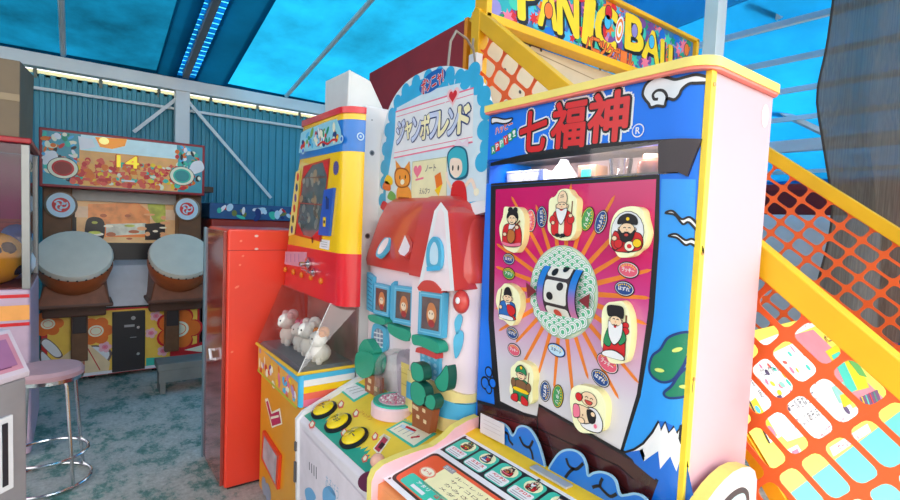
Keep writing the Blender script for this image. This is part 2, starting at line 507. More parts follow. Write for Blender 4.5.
# far side: wrinkled blue tarpaulin hung under the low eave
mb = MB(); vs = []; fs = []; nz_, ny_ = 26, 20
for i in range(ny_ + 1):
    for j in range(nz_ + 1):
        y = -0.5 + 6.0 * i / ny_; z = 0.02 + 2.5 * j / nz_
        vs.append((8.3 + 0.07 * math.sin(j * 1.3 + 0.5 * math.sin(i * 1.1)) + 0.03 * math.sin(i * 2.3 + j), y, z))
for i in range(ny_):
    for j in range(nz_):
        a = i * (nz_ + 1) + j; fs.append((a, a + 1, a + nz_ + 2, a + nz_ + 1))
mb.add(vs, fs, M('deep blue tarpaulin', (24, 120, 190), 0.45, 0.25, 2)).build('wall_right', smooth=True, kind='structure')

# ------------------------------------------------------------------ shade net, grey cover, red cabinet beyond the ball game
net_m = bpy.data.materials.new('brown shade net'); net_m.use_nodes = True
nt = net_m.node_tree; nt.nodes.clear()
o = nt.nodes.new('ShaderNodeOutputMaterial'); tc = nt.nodes.new('ShaderNodeTexCoord')
wv = nt.nodes.new('ShaderNodeTexNoise'); wv.inputs['Scale'].default_value = 1.0; wv.inputs['Detail'].default_value = 3
mp = nt.nodes.new('ShaderNodeMapping'); mp.inputs['Scale'].default_value = (110, 110, 1.2)
nt.links.new(tc.outputs['Object'], mp.inputs[0]); nt.links.new(mp.outputs[0], wv.inputs[0])
rc = ramp(nt, wv.outputs[0], [(0.35, (112, 98, 86)), (0.7, (136, 120, 104))])
d = nt.nodes.new('ShaderNodeBsdfDiffuse'); nt.links.new(rc.outputs[0], d.inputs[0])
t2 = nt.nodes.new('ShaderNodeBsdfTranslucent'); nt.links.new(rc.outputs[0], t2.inputs[0])
m1 = nt.nodes.new('ShaderNodeMixShader'); m1.inputs[0].default_value = 0.4
nt.links.new(d.outputs[0], m1.inputs[1]); nt.links.new(t2.outputs[0], m1.inputs[2])
tr = nt.nodes.new('ShaderNodeBsdfTransparent')
fa = nt.nodes.new('ShaderNodeMapRange'); fa.inputs[1].default_value = 0.3; fa.inputs[2].default_value = 0.75; fa.inputs[3].default_value = 0.87; fa.inputs[4].default_value = 0.95
nt.links.new(wv.outputs[0], fa.inputs[0])
m2 = nt.nodes.new('ShaderNodeMixShader'); nt.links.new(fa.outputs[0], m2.inputs[0])
nt.links.new(tr.outputs[0], m2.inputs[1]); nt.links.new(m1.outputs[0], m2.inputs[2]); nt.links.new(m2.outputs[0], o.inputs[0])
root = empty('shade_net', (4.4, 0.5, 0.86), 'dark brown shade net hanging as a curtain behind the yellow ball game', 'net')
mb = MB(); vs = []; fs = []; A_, B_ = 30, 24
for i in range(A_ + 1):
    for j in range(B_ + 1):
        z = 0.86 + (3.55 - 0.86) * j / B_
        edge = 1.36 - 0.10 * math.exp(-((z - 1.65) / 0.5) ** 2) + 0.05 * math.exp(-((z - 2.6) / .25) ** 2)
        y = edge - (edge + 0.7) * i / A_
        vs.append((4.4 + 0.045 * math.sin(i * 1.15 + 0.4 * math.sin(j * .3)) + 0.01 * math.sin(j * .9), y, z))
for i in range(A_):
    for j in range(B_):
        a = i * (B_ + 1) + j; fs.append((a, a + 1, a + B_ + 2, a + B_ + 1))
mb.add(vs, fs, net_m).build('net_sheet', root, smooth=True)
hem = [vs[j] for j in range(B_ + 1)]
MB().tube(hem, 0.008, M('net hem cord', (60, 50, 44), 0.8)).build('hem', root, smooth=True)

cover_m = M('grey vinyl cover', (214, 214, 218), 0.5, 0.1, 4)
mb = MB()
y0, y1 = 1.28, 2.5
rings = []
for z, g in ((0.02, 0.06), (0.6, 0.03), (1.2, 0.0), (1.66, -0.02), (1.74, -0.08)):
    r = []
    for i in range(24):
        a = 2 * math.pi * i / 24
        cx, cy = math.cos(a), math.sin(a)
        sx = abs(cx) ** 0.35 * (1 if cx > 0 else -1); sy = abs(cy) ** 0.35 * (1 if cy > 0 else -1)
        wob = 0.015 * math.sin(i * 3.1 + z * 4)
        r.append((5.6 + sx * (0.45 + g + wob), (y0 + y1) / 2 + sy * ((y1 - y0) / 2 + g + wob), z))
    rings.append(r)
mb.loft(rings, cover_m)
tag(mb.build('covered_machine', smooth=True, origin=(5.6, 1.9, 0.02)), 'low machine under a grey vinyl cover seen through the orange mesh', 'cover')
root = empty('red_cabinet', (6.6, 2.1, 0), 'dark red cabinet far behind the grey covered machine', 'cabinet')
dred = M('dark red paint', (150, 36, 40), 0.5, 0.1)
MB().box(6.3, 6.9, 1.3, 2.9, 0.0, 2.12, dred).build('body', root, bevel=0.015)
MB().box(6.285, 6.30, 1.36, 2.84, 1.5, 2.05, M('dark red panel', (120, 28, 34), 0.4)).build('window_panel', root)

# ------------------------------------------------------------------ tall dark red cabinet behind the row
root = empty('storage_cabinet', (1.85, 2.5, 0), 'tall maroon wooden cabinet behind the round-topped sign, orange edge on top', 'cabinet')
maroon = M('maroon painted board', (152, 44, 50), 0.55, 0.12, 5)
MB().hexa([(1.56, 2.02, 0), (2.1, 2.02, 0), (2.1, 3.04, 0), (1.56, 3.04, 0)], [(1.56, 2.02, 2.56), (2.1, 2.02, 2.56), (2.1, 3.04, 2.505), (1.56, 3.04, 2.505)], maroon).build('body', root)
MB().box(1.55, 1.575, 1.995, 2.02, 1.6, 2.56, M('orange edging', (240, 150, 20), 0.5)).build('edge_trim', root)
# ------------------------------------------------------------------ drum game at the back wall
wood = M('reddish drum wood', (186, 92, 42), 0.45, 0.15, 8)
dwood = M('dark brown panel', (112, 74, 46), 0.5, 0.15)
drumskin = M('drum skin', (216, 208, 192), 0.6, 0.04, 10)
cab_dark = M('dark cabinet paint', (46, 38, 40), 0.5, 0.1)
lit_orange = M('backlit orange sign film', (250, 150, 40), 0.4, 0.05, emit=0.25)
root = empty('drum_game', (0.38, 5.6, 0), 'two-player drum arcade machine with lit sign against the blue back wall', 'arcade machine')
TX0, TX1 = -0.24, 1.0
MB().box(TX0, TX1, 5.42, 6.2, 0.04, 0.66, cab_dark).box(TX0 + .02, TX1 - .02, 5.72, 6.2, 0.6, 1.75, cab_dark).build('cabinet', root, bevel=0.008)
for x in (TX0 + .02, 0.80): MB().box(x, x + 0.20, 5.44, 5.80, 0.66, 1.72, dwood).build('side_tower', root, bevel=0.01)
# sign box and its printed face
MB().box(-0.235, 1.0, 5.31, 5.62, 1.70, 2.18, M('sign box red', (150, 24, 40), 0.4)).build('sign_box', root, bevel=0.006)
A = ArtY(5.309)
A.rect((0.3825, 1.94), 1.19, 0.435, M('sign teal', (70, 160, 176), .4), 1, local=True)
A.rect((0.40, 1.90), 0.74, 0.35, M('sign cream', (244, 176, 104), 0.4, .15, 8, emit=0.04), 2, local=True)
A.rect((0.40, 2.09), 0.72, 0.13, M('sign sky', (206, 236, 240), 0.4, emit=0.05), 2.2, local=True)
A.poly([(95, 137), (100, 147), (112, 149), (125, 146), (127, 139)], lit_orange, 3)
A.ell((104, 141), 0.035, 0.03, M('sign glow yellow', (255, 236, 140), 0.4, emit=0.5), 4)
A.poly([(78, 136), (92, 139), (96, 147), (80, 150)], white, 3)
rr = random.Random(3)
cols = [red, orange, yellow, M('coral print', (238, 90, 70), 0.4), offwhite, teal, M('pale orange print', (250, 180, 90), 0.4), pink]
for i in range(330):
    x = -0.02 + 0.86 * rr.random(); y = 1.75 + 0.20 * rr.random() ** 1.2
    A.ell((x, y), 0.012 + .016 * rr.random(), 0.012 + .016 * rr.random(), rr.choice(cols[:7] if i % 3 == 0 else (red, orange, cols[3], cols[3], cols[6])), 4 + i * 0.008, local=True, n=10)
for i in range(150):
    s_ = rr.random() < 0.5
    x = (-0.20 + 0.22 * rr.random()) if s_ else (0.76 + 0.20 * rr.random()); y = 1.76 + 0.38 * rr.random()
    A.ell((x, y), 0.012 + .02 * rr.random(), 0.008 + .014 * rr.random(), rr.choice([teal, white, green, black, orange, red, offwhite, sky_blue]), 4 + i * 0.015, rot=rr.random() * 3, local=True, n=10)
for px, c in (((63, 168), red), ((182, 176), teal)):
    A.ell(px, 0.105, 0.09, black, 7.5); A.ell(px, 0.10, 0.085, offwhite, 8); A.ell(px, 0.075, 0.066, c, 9); A.ell(px, 0.06, 0.052, M('deep ' + c.name, (150, 20, 24) if c is red else (40, 150, 150), 0.4), 10)
for px in ((50, 158), (196, 168)):
    A.blob([(px[0] - 7, px[1] + 6), (px[0] - 4, px[1] - 5), (px[0] + 5, px[1] - 7), (px[0] + 8, px[1] + 1), (px[0] + 2, px[1] + 5)], white, 7)
A.text('14', (128, 162), 0.17, 0.105, M('deep orange print', (210, 90, 10), 0.4), 11, off=0.06)
A.text('14', (128, 162), 0.16, 0.10, M('lit yellow lettering', (255, 214, 40), 0.4, emit=0.45), 12, off=0.03)
A.rect((128, 181), 0.10, 0.014, white, 11)
A.build('sign_artwork', root)
# speaker roundels
for px in ((61, 205), (187, 209)):
    c = hy(px[0], px[1], 5.43)
    mb = MB(); mb.lathe([(0.115, 0), (0.115, 0.03), (0.10, 0.045)], (c[0], 5.44, c[2]), M('bronze roundel rim', (150, 130, 110), 0.5), 28, (0, -1, 0))
    sp = mb.build('speaker_roundel', root, smooth=True)
    A = ArtY(5.394)
    A.ell(px, 0.098, 0.105, paleblue, 1); A.ell(px, 0.062, 0.062, red, 2, n=28)
    cx, cy = A.q(*px)
    for k in range(3):
        a = k * 2.094 + 0.4
        pts = [(cx + r * math.cos(a + t), cy + r * math.sin(a + t)) for r, t in ((0.006, 0), (.022, .5), (.036, 1.1), (.044, 1.7), (.047, 2.3))]
        A.stroke(pts, 0.012, paleblue, 3, local=True, smooth=True)
        A.ell((cx + .026 * math.cos(a + .15), cy + .026 * math.sin(a + .15)), .011, .011, paleblue, 3.5, local=True, n=12)
    A.build('crest', sp)
# screen, with the outdoor reflection painted on as faintly glowing shapes
MB().box(-0.03, 0.86, 5.66, 5.74, 0.98, 1.66, M('screen bezel', (30, 30, 34), 0.3)).build('screen_bezel', root)
A = ArtY(5.658)
A.rect((0.41, 1.42), 0.80, 0.40, M('screen reflection base', (250, 196, 140), 0.3, 0.2, 6, emit=0.12), 1, local=True)
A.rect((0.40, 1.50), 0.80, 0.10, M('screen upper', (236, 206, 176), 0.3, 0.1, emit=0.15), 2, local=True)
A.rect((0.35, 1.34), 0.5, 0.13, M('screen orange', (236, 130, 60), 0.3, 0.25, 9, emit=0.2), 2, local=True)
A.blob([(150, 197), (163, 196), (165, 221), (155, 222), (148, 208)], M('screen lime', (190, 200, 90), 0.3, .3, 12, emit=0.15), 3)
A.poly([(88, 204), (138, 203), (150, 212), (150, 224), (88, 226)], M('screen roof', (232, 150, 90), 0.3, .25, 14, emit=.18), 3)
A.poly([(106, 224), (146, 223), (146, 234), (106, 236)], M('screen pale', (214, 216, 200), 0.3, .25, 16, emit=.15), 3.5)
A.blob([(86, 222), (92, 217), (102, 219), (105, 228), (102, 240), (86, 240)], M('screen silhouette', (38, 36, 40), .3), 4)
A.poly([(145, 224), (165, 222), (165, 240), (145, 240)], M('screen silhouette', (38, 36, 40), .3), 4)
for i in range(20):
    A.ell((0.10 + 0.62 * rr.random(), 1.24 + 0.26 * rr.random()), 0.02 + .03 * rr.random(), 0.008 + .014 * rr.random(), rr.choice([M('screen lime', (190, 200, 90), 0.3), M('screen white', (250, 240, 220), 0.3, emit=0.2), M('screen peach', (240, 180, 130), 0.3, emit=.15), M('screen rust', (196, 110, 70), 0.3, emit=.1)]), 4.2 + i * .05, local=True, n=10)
A.build('screen_reflection', root)
MB().box(-0.03, 0.86, 5.60, 5.70, 1.60, 1.70, M('lamp cover grey', (214, 214, 210), 0.4)).build('screen_valance', root, bevel=0.01)
# console between drums
MB().hexa([(0.16, 5.36, 0.66), (0.60, 5.36, 0.66), (0.60, 5.66, 0.66), (0.16, 5.66, 0.66)], [(0.18, 5.50, 1.02), (0.58, 5.50, 1.02), (0.58, 5.66, 1.06), (0.18, 5.66, 1.06)], M('console light grey', (204, 206, 214), 0.4)).build('console', root, bevel=0.01)
# drums
for i, (cx, cz) in enumerate(((0.0, 1.165), (0.77, 1.155))):
    ax = Vector((0.0, -math.cos(math.radians(46)), math.sin(math.radians(46))))
    c = Vector((cx, 5.05, cz))
    d = MB().lathe([(0.17, -0.34), (0.235, -0.24), (0.262, -0.12), (0.255, -0.02), (0.25, 0.0)], c, wood, 36, ax).build('drum', root, smooth=True)
    MB().lathe([(0.258, -0.045), (0.262, -0.02), (0.250, 0.004), (0.20, 0.010), (0.01, 0.014)], c, drumskin, 36, ax).build('drum_head', d, smooth=True)
    e1 = ax.orthogonal().normalized(); e2 = ax.cross(e1)
    tk = None
    for k in range(28):
        a = 2 * math.pi * k / 28; pt = c + (e1 * math.cos(a) + e2 * math.sin(a)) * 0.262 - ax * 0.035
        if tk is None: tk = MB().ball((0, 0, 0), 0.008, M('drum tack', (60, 46, 36), 0.4), 6).build('tack'); t2_ = tk
        else: t2_ = tk.copy(); COL.objects.link(t2_)
        t2_.parent = d; t2_.location = pt
    st = MB().hexa([(cx - .24, 5.06, .74), (cx + .24, 5.06, .74), (cx + .24, 5.5, .74), (cx - .24, 5.5, .74)], [(cx - .20, 5.12, .90), (cx + .20, 5.12, .90), (cx + .20, 5.5, 1.10), (cx - .20, 5.5, 1.10)], M('drum cradle brown', (130, 74, 46), 0.5, 0.15))
    st.box(cx - .22, cx + .22, 5.30, 5.5, .60, .72, M('drum shelf', (96, 60, 44), 0.5))
    st.box(cx - .26, cx + .26, 5.06, 5.46, .715, .75, M('drum shelf', (96, 60, 44), 0.5))
    st.build('drum_cradle', root, bevel=0.012)
# printed base front
A = ArtY(5.419)
A.rect((0.38, 0.335), 1.22, 0.60, red, 1, local=True)
A.rect((0.39, 0.345), 1.16, 0.55, M('mustard print', (255, 208, 84), 0.4), 2, local=True)
def flower(px, r, c1, c2, n=6, k=4):
    c = A.q(*px)
    for j in range(n):
        a = 2 * math.pi * j / n; A.ell((c[0] + r * .62 * math.cos(a), c[1] + r * .62 * math.sin(a)), r * .42, r * .42, c1, k + j * .05, local=True, n=14)
    A.ell(c, r * .62, r * .62, c1, k + .5, local=True); A.ell(c, r * .46, r * .42, c2, k + .7, local=True); A.ell(c, r * .34, r * .30, c1, k + .9, local=True); A.ell(c, r * .30, r * .26, c2, k + 1.0, local=True)
for pts in ([(40, 342), (46, 338), (57, 346), (63, 356), (56, 358), (46, 350)], [(82, 350), (96, 345), (112, 352), (104, 366), (88, 368), (80, 360)], [(66, 360), (84, 352), (90, 362), (76, 370)], [(40, 350), (52, 360), (62, 372), (44, 372)]):
    A.blob(pts, M('grey outline print', (120, 96, 90), 0.5), 3); c = (sum(p[0] for p in pts) / len(pts), sum(p[1] for p in pts) / len(pts))
    A.blob([(c[0] + (p[0] - c[0]) * .86, c[1] + (p[1] - c[1]) * .86) for p in pts], white, 3.3)
flower((48, 324), 0.105, orange, offwhite); flower((96, 331), 0.125, orange, offwhite)
flower((179, 329), 0.205, red, red, 5, 4); flower((179, 329), 0.185, orange, offwhite, 5, 5.2)
for px in ((105, 347), (156, 316), (163, 351), (82, 320), (151, 333)): flower(px, 0.05, M('blossom print', (246, 190, 206), 0.4), pink, 5, 3.6)
A.poly([(58, 360), (84, 340), (110, 362), (108, 374), (60, 376)], M('fan print', (240, 214, 170), 0.4), 3.4)
A.stroke([(84, 342), (66, 370)], .008, red, 3.7); A.stroke([(84, 342), (84, 374)], .008, red, 3.7); A.stroke([(84, 342), (100, 370)], .008, red, 3.7)
A.poly([(146, 358), (162, 357), (162, 366), (146, 367)], teal, 3.5)
A.poly([(40, 364), (64, 372), (64, 380), (38, 381)], paleblue, 3.6)
A.poly([(170, 352), (186, 346), (202, 342), (202, 356), (170, 362)], red, 3.8); A.poly([(184, 350), (202, 345), (202, 352)], offwhite, 3.9)
A.rect((0.39, 0.055), 1.16, 0.028, white, 6, local=True)
A.build('base_artwork', root)
cd = MB().box(0.268, 0.525, 5.395, 5.42, 0.05, 0.605, M('coin door black', (34, 32, 36), 0.45)).build('coin_door', root, bevel=0.005)
for nm, f in (('coin_slot', lambda A: A.rect((0.40, 0.47), 0.08, 0.022, steel, 1, local=True)), ('reject_button', lambda A: A.ell((0.43, 0.54), 0.018, 0.018, steel, 1, local=True)), ('lock', lambda A: A.ell((0.47, 0.45), 0.013, 0.013, chrome, 1, local=True)), ('lock', lambda A: A.ell((0.47, 0.20), 0.013, 0.013, chrome, 1, local=True)), ('return_slot', lambda A: A.rect((0.43, 0.36), 0.05, 0.006, grey, 1, local=True))):
    A = ArtY(5.394); f(A); A.build(nm, cd)
for x in (0.03, 0.74):
    MB().box(x - .06, x + .06, 5.33, 5.42, 0.20, 0.63, dwood).box(x - .05, x + .05, 5.32, 5.335, 0.45, 0.60, cab_dark).build('stick_holder', root, bevel=0.01)
for x in (-0.12, 0.12, 0.62, 0.88): MB().lathe([(0.03, 0), (0.03, 0.04)], (x, 5.5, 0), rubber, 12).build('foot', root)
# bench
bw = M('weathered grey wood', (120, 122, 118), 0.7, 0.15, 6)
root = empty('step_bench', (0.83, 4.82, 0), 'low grey wooden step on the floor in front of the drum game', 'step')
MB().box(0.55, 1.10, 4.70, 4.94, 0.20, 0.26, bw).build('top_board', root, bevel=0.006)
MB().box(0.57, 0.61, 4.72, 4.92, 0, 0.20, bw).build('leg', root); MB().box(1.04, 1.08, 4.72, 4.92, 0, 0.20, bw).build('leg', root)
MB().box(0.56, 1.09, 4.705, 4.725, 0.10, 0.20, bw).build('apron', root)
# small machine right of the drum game, seen above the red cabinet
root = empty('kiddie_machine', (1.34, 5.7, 0), 'small game with blue printed top between drum game and red cabinet', 'arcade machine')
MB().box(1.09, 2.1, 5.45, 6.1, 0.0, 1.48, M('brick red case', (160, 50, 40), 0.5)).build('case', root, bevel=0.02)
MB().box(1.07, 2.12, 5.43, 6.1, 1.48, 1.64, M('blue case top', (30, 80, 130), 0.4)).build('top_panel', root, bevel=0.02)
A = ArtY(5.428)
A.rect((1.595, 1.56), 1.04, .15, M('top print ground', (40, 90, 140), .4), .5, local=True)
for i in range(34): A.ell((1.12 + .96 * rr.random(), 1.50 + .11 * rr.random()), .02 + .03 * rr.random(), .012 + .02 * rr.random(), rr.choice([teal, white, navy, red, M('olive print', (120, 130, 60), .5), paleblue]), 1 + i * .05, rot=rr.random() * 3, local=True, n=10)
A.build('top_artwork', root)
root = empty('wall_shelf', (1.1, 6.3, 1.72), 'small brown shelf on the blue wall beside the drum game sign', 'shelf')
MB().box(1.0, 1.22, 6.0, 6.39, 1.76, 1.82, M('brown shelf board', (110, 80, 58), 0.6)).build('board', root)

# ------------------------------------------------------------------ prize crane at the left edge
pinkp = M('lilac pink panel', (196, 170, 190), 0.4, 0.05)
root = empty('prize_crane', (-0.6, 4.3, 0), 'tall prize machine with purple glass under a cardboard box', 'arcade machine')
MB().box(-1.05, -0.215, 3.9, 4.75, 0.02, 1.04, pinkp).build('base_cabinet', root, bevel=0.02)
A = ArtY(3.899)
A.rect((-.63, .90), .82, .09, M('orange stripe', (246, 170, 90), .4), 1, local=True); A.rect((-.63, 1.0), .82, .02, red, 1.5, local=True); A.rect((-.63, .83), .82, .02, red, 1.5, local=True)
A.rect((-.45, .55), .34, .32, M('violet print', (150, 70, 150), .4), 1, local=True)
A.build('base_stripes', root)
for x, y in ((-0.255, 3.905), (-0.255, 4.71), (-1.05, 3.905), (-1.05, 4.71)): MB().box(x, x + 0.04, y, y + 0.04, 1.04, 1.90, M('silver post', (150, 152, 150), 0.3, metal=0.4)).build('frame_post', root, bevel=0.004)
MB().box(-1.05, -0.215, 4.72, 4.75, 1.04, 1.90, M('purple back board', (130, 60, 110), 0.5)).box(-1.04, -0.22, 3.92, 4.74, 1.03, 1.05, M('crane floor', (150, 100, 90), .5)).build('interior', root)
A = ArtY(4.718)
A.rect((-.63, 1.66), .80, .44, M('magenta back print', (150, 46, 110), .5, .2, 8), 1, local=True); A.rect((-.63, 1.25), .80, .38, M('red brick print', (150, 80, 70), .5, .2, 8), 1, local=True)
for i in range(9):
    A.rect((-.63, 1.08 + i * .042), .80, .006, M('mortar print', (110, 60, 60), .5), 2, local=True)
A.build('back_print', root)
cg = glass('tinted crane glass', (238, 224, 234), 0.95)
MB().box(-1.01, -0.255, 3.915, 3.92, 1.04, 1.90, cg).build('front_glass', root); MB().box(-0.235, -0.23, 3.945, 4.71, 1.04, 1.90, cg).build('side_glass', root)
MB().box(-1.07, -0.205, 3.885, 4.76, 1.905, 1.938, M('crane rim red', (170, 30, 40), .4)).build('top_rim', root, bevel=0.008)
tb = empty('plush_ball', (-0.40, 4.12, 1.05), 'yellow and black plush ball inside the purple-glass prize machine', 'toy')
mb = MB(); mb.ball((-0.40, 4.12, 1.21), 0.16, M('yellow plush', (250, 214, 40), 0.9), 24); mb.build('ball', tb, smooth=True)
mb = MB()
for a, bz in ((0.1, .05), (1.2, -.05), (2.4, .06), (-.9, -.06), (-2.0, .03)):
    v = Vector((math.sin(a) * .8, -abs(math.cos(a)) , bz * 8)).normalized() * .125; mb.ball((-0.40 + v.x, 4.12 + v.y, 1.21 + v.z), 0.05, M('black plush', (30, 28, 26), 0.9), 12)
mb.build('patches', tb, smooth=True)
t = empty('plush_doll', (-0.31, 4.38, 1.05), 'blue and white plush behind the yellow and black ball', 'toy')
MB().ball((-0.31, 4.38, 1.16), 0.10, white, 14, (1, 1, 1.1)).build('body', t, smooth=True); MB().ball((-0.31, 4.38, 1.33), 0.085, M('blue plush', (90, 150, 200), .9), 14).build('head', t, smooth=True)
# cardboard box on top of it
cardb = M('brown cardboard', (124, 108, 88), 0.8, 0.08, 6)
root = empty('cardboard_box', (-0.6, 4.4, 1.94), 'brown cardboard box on top of the purple-glass prize machine', 'box')
MB().hexa([(-1.0, 3.93, 1.94), (-.262, 3.93, 1.94), (-.245, 4.74, 1.94), (-1.0, 4.74, 1.94)], [(-1.0, 3.93, 2.385), (-.255, 3.93, 2.385), (-.235, 4.74, 2.47), (-1.0, 4.74, 2.40)], cardb).build('carton', root, bevel=0.006)
MB().box(-1.0, -.26, 3.927, 3.9295, 2.15, 2.19, M('carton tape', (150, 130, 100), .5)).build('tape', root)

# ------------------------------------------------------------------ near machine at the lower left (turned about 45 degrees)
root = empty('mini_game', (-0.3, 2.2, 0), 'grey medal game with pink printed panel beside the chrome stool', 'arcade machine')
rot = Matrix.Translation((-0.138, 2.30, 0)) @ Matrix(((0.69, -0.724, 0, 0), (0.724, 0.69, 0, 0), (0, 0, 1, 0), (0, 0, 0, 1)))
mb = MB(); mb.xf = rot
silver = M('silver laminate', (150, 150, 156), 0.35, 0.06, metal=0.3)
mb.box(-0.7, 0, 0, 0.5, 0.02, 0.935, silver); mb.build('case', root, bevel=0.01)
mb = MB(); mb.xf = rot
mb.prism([(-.7, y, z) for y, z in ((-.006, .935), (-.008, .955), (.07, 1.10), (.5, 1.12), (.5, .935))], (.702, 0, 0), M('silver pink top', (196, 184, 196), .35)); mb.build('top_panel', root, bevel=0.006)
mb = MB(); mb.xf = rot
def sl(x, t, d): return Vector((x, -.008 + .078 * t, .955 + .145 * t)) + Vector((0, -.881, .474)) * d
for k, (x0, x1, t0, t1, mt) in enumerate(((-.68, -.012, .10, .92, M('rose print', (190, 130, 150), .4)), (-.62, -.05, .18, .84, M('plum print', (110, 60, 100), .4)), (-.40, -.10, .30, .70, pinkp), (-.30, -.16, .55, .78, white), (-.09, -.03, .2, .8, M('plum pale', (150, 100, 140), .4)))):
    d = .001 * (k + 1)
    mb.add([sl(x0, t0, d), sl(x1, t0, d), sl(x1, t1, d), sl(x0, t1, d)], [(0, 1, 2, 3)], mt)
mb.build('top_print', root)
brass = M('brass slot', (196, 160, 90), .35, metal=.7)
for x, z in ((-0.20, .86), (-0.28, .80)):
    mb = MB(); mb.xf = rot; mb.box(x - .012, x + .012, -.008, .0, z - .05, z + .03, brass); mb.build('coin_slot', root)
mb = MB(); mb.xf = rot; mb.box(-.34, -.17, -.012, 0, .42, .74, M('maroon flap', (120, 80, 86), .4)); dr = mb.build('coin_return', root, bevel=.004)
mb = MB(); mb.xf = rot; mb.box(-.12, -.06, -.01, 0, .56, .82, M('pale plate', (220, 222, 226), .3)); mb.box(-.10, -.08, -.013, -.01, .58, .80, M('dark plate slot', (40, 40, 50), .3)); mb.build('plate', root, bevel=.003)
mb = MB(); mb.xf = rot; mb.ball((-.22, -.016, .60), .012, chrome, 10); mb.build('lock', dr)
mb = MB(); mb.xf = rot
for x in (-.66, -.04):
    for y in (.04, .46): mb.box(x - .02, x + .02, y - .02, y + .02, 0, .02, rubber)
mb.build('feet', root)

# ------------------------------------------------------------------ stool
sc = Vector((-0.125, 3.5, 0))
root = empty('round_stool', (sc.x, sc.y, 0), 'chrome stool with round pinkish seat beside the grey medal game', 'stool')
MB().lathe([(0.150, 0.600), (0.168, 0.612), (0.170, 0.635), (0.155, 0.655), (0.01, 0.662)], sc, M('dusty pink vinyl', (186, 150, 158), 0.4, 0.05), 32).build('seat', root, smooth=True)
MB().lathe([(0.15, 0.585), (0.165, 0.59), (0.165, 0.612), (0.15, 0.612)], sc, chrome, 32).build('seat_band', root, smooth=True)
for k in range(4):
    a = k * math.pi / 2 + 0.62
    MB().tube([sc + Vector((math.cos(a) * r, math.sin(a) * r, z)) for r, z in ((0.14, 0.60), (0.155, 0.56), (0.195, 0.06), (0.20, 0.012))], 0.009, chrome).build('leg', root, smooth=True)
for r, z, nm in ((0.20, 0.012, 'floor_ring'), (0.186, 0.17, 'foot_ring')):
    MB().tube([sc + Vector((math.cos(t) * r, math.sin(t) * r, z)) for t in [2 * math.pi * i / 40 for i in range(40)]], 0.009, chrome, closed=True).build(nm, root, smooth=True)

# ------------------------------------------------------------------ red cabinet with dark glass door
root = empty('glass_door_cabinet', (0.9, 3.1, 0), 'bright red cabinet with a dark glossy door beside the yellow machine', 'cabinet')
vred = M('vermilion paint', (240, 66, 44), 0.38, 0.05, 3, coat=0.3)
MB().box(0.66, 1.12, 2.87, 3.36, 0.015, 1.462, vred).build('body', root, bevel=0.012)
dr = MB().box(0.640, 0.659, 2.885, 3.345, 0.03, 1.45, M('dark red glossy door', (150, 56, 48), 0.10, 0.1, coat=0.6)).build('door', root, bevel=0.004)
MB().box(0.630, 0.642, 3.325, 3.352, 0.02, 1.455, M('blue grey edge', (110, 140, 156), .3, metal=.4)).build('edge_strip', dr)
MB().tube([(0.64, 3.06, .76), (.615, 3.06, .765), (.615, 3.02, .72), (.64, 3.02, .715)], 0.009, white).build('handle', dr, smooth=True)
A = ArtY(2.869)
for px in ((256.5, 236), (256.5, 249)): A.ell(px, .011, .007, M('paint chip', (236, 200, 190), .5), 1, n=10)
A.stroke([(226, 250.5), (288, 250)], .0035, M('dark seam', (170, 40, 34), .5), 1)
for px, w_ in (((241, 241), .008), ((243, 256), .008), ((240, 265), .007), ((237, 287), .014), ((232, 352), .008)): A.ell(px, w_, .006, M('paint scuff', (250, 130, 104), .5), 1, rot=.5, n=10)
A.build('scuffs', root)
MB().box(.68, 1.10, 2.89, 3.34, 0, .015, rubber).build('plinth', root)
# ------------------------------------------------------------------ yellow prize machine
root = empty('prize_vendor', (1.15, 2.45, 0), 'yellow and red prize machine with clear hopper beside the red cabinet', 'arcade machine')
yel = M('yellow plastic', (252, 204, 20), 0.25, 0.03, 4, coat=0.5)
oyel = M('amber painted steel', (232, 160, 30), 0.35, 0.06, 4, coat=0.2)
cred = M('crimson plastic', (222, 30, 44), 0.28, 0.04, 4, coat=0.4)
wht = M('white painted steel', (232, 232, 234), 0.4, 0.03, 4)
def shell(X, y0, y1, r, xb, z0, z1, mat, n=7, dx=0.0, y1t=None):
    """box whose front near corner is rounded off; front at X, near side at y0"""
    xb = min(xb, 1.038)
    pts = [(xb, y1), (X + .03, y1), (X + .008, y1 - .008), (X, y1 - .03)]
    for i in range(n + 1):
        a = math.pi / 2 * i / n
        pts.append((X + r - r * math.cos(a), y0 + r - r * math.sin(a)))
    pts.append((xb, y0))
    d_ = 0 if y1t is None else y1t - y1
    return [(p[0] - dx, p[1], z0) for p in pts], [(p[0], p[1] + (d_ if p[1] > 2.3 else 0), z1) for p in pts]
# white rear cabinet
MB().box(1.08, 1.50, 2.14, 2.76, 0.03, 2.075, wht).build('rear_cabinet', root, bevel=0.008)
A = ArtY(2.1395)
for px, r in (((372, 153), .013), ((367.5, 236), .013)):
    A = ArtY(2.1395); A.ell(px, r, r, steel, 1); A.ell(px, r * .6, r * .6, M('lock barrel', (90, 92, 96), .3, metal=.6), 2); A.build('lock', root)
for px in ((358.5, 311), (356.5, 339), (372, 120)): A = ArtY(2.1393); A.ell(px, .004, .004, grey, 1, n=8); A.build('rivet', root)
MB().box(1.02, 1.082, 2.20, 2.60, 1.2, 2.0, wht).build('shell_mount', root)
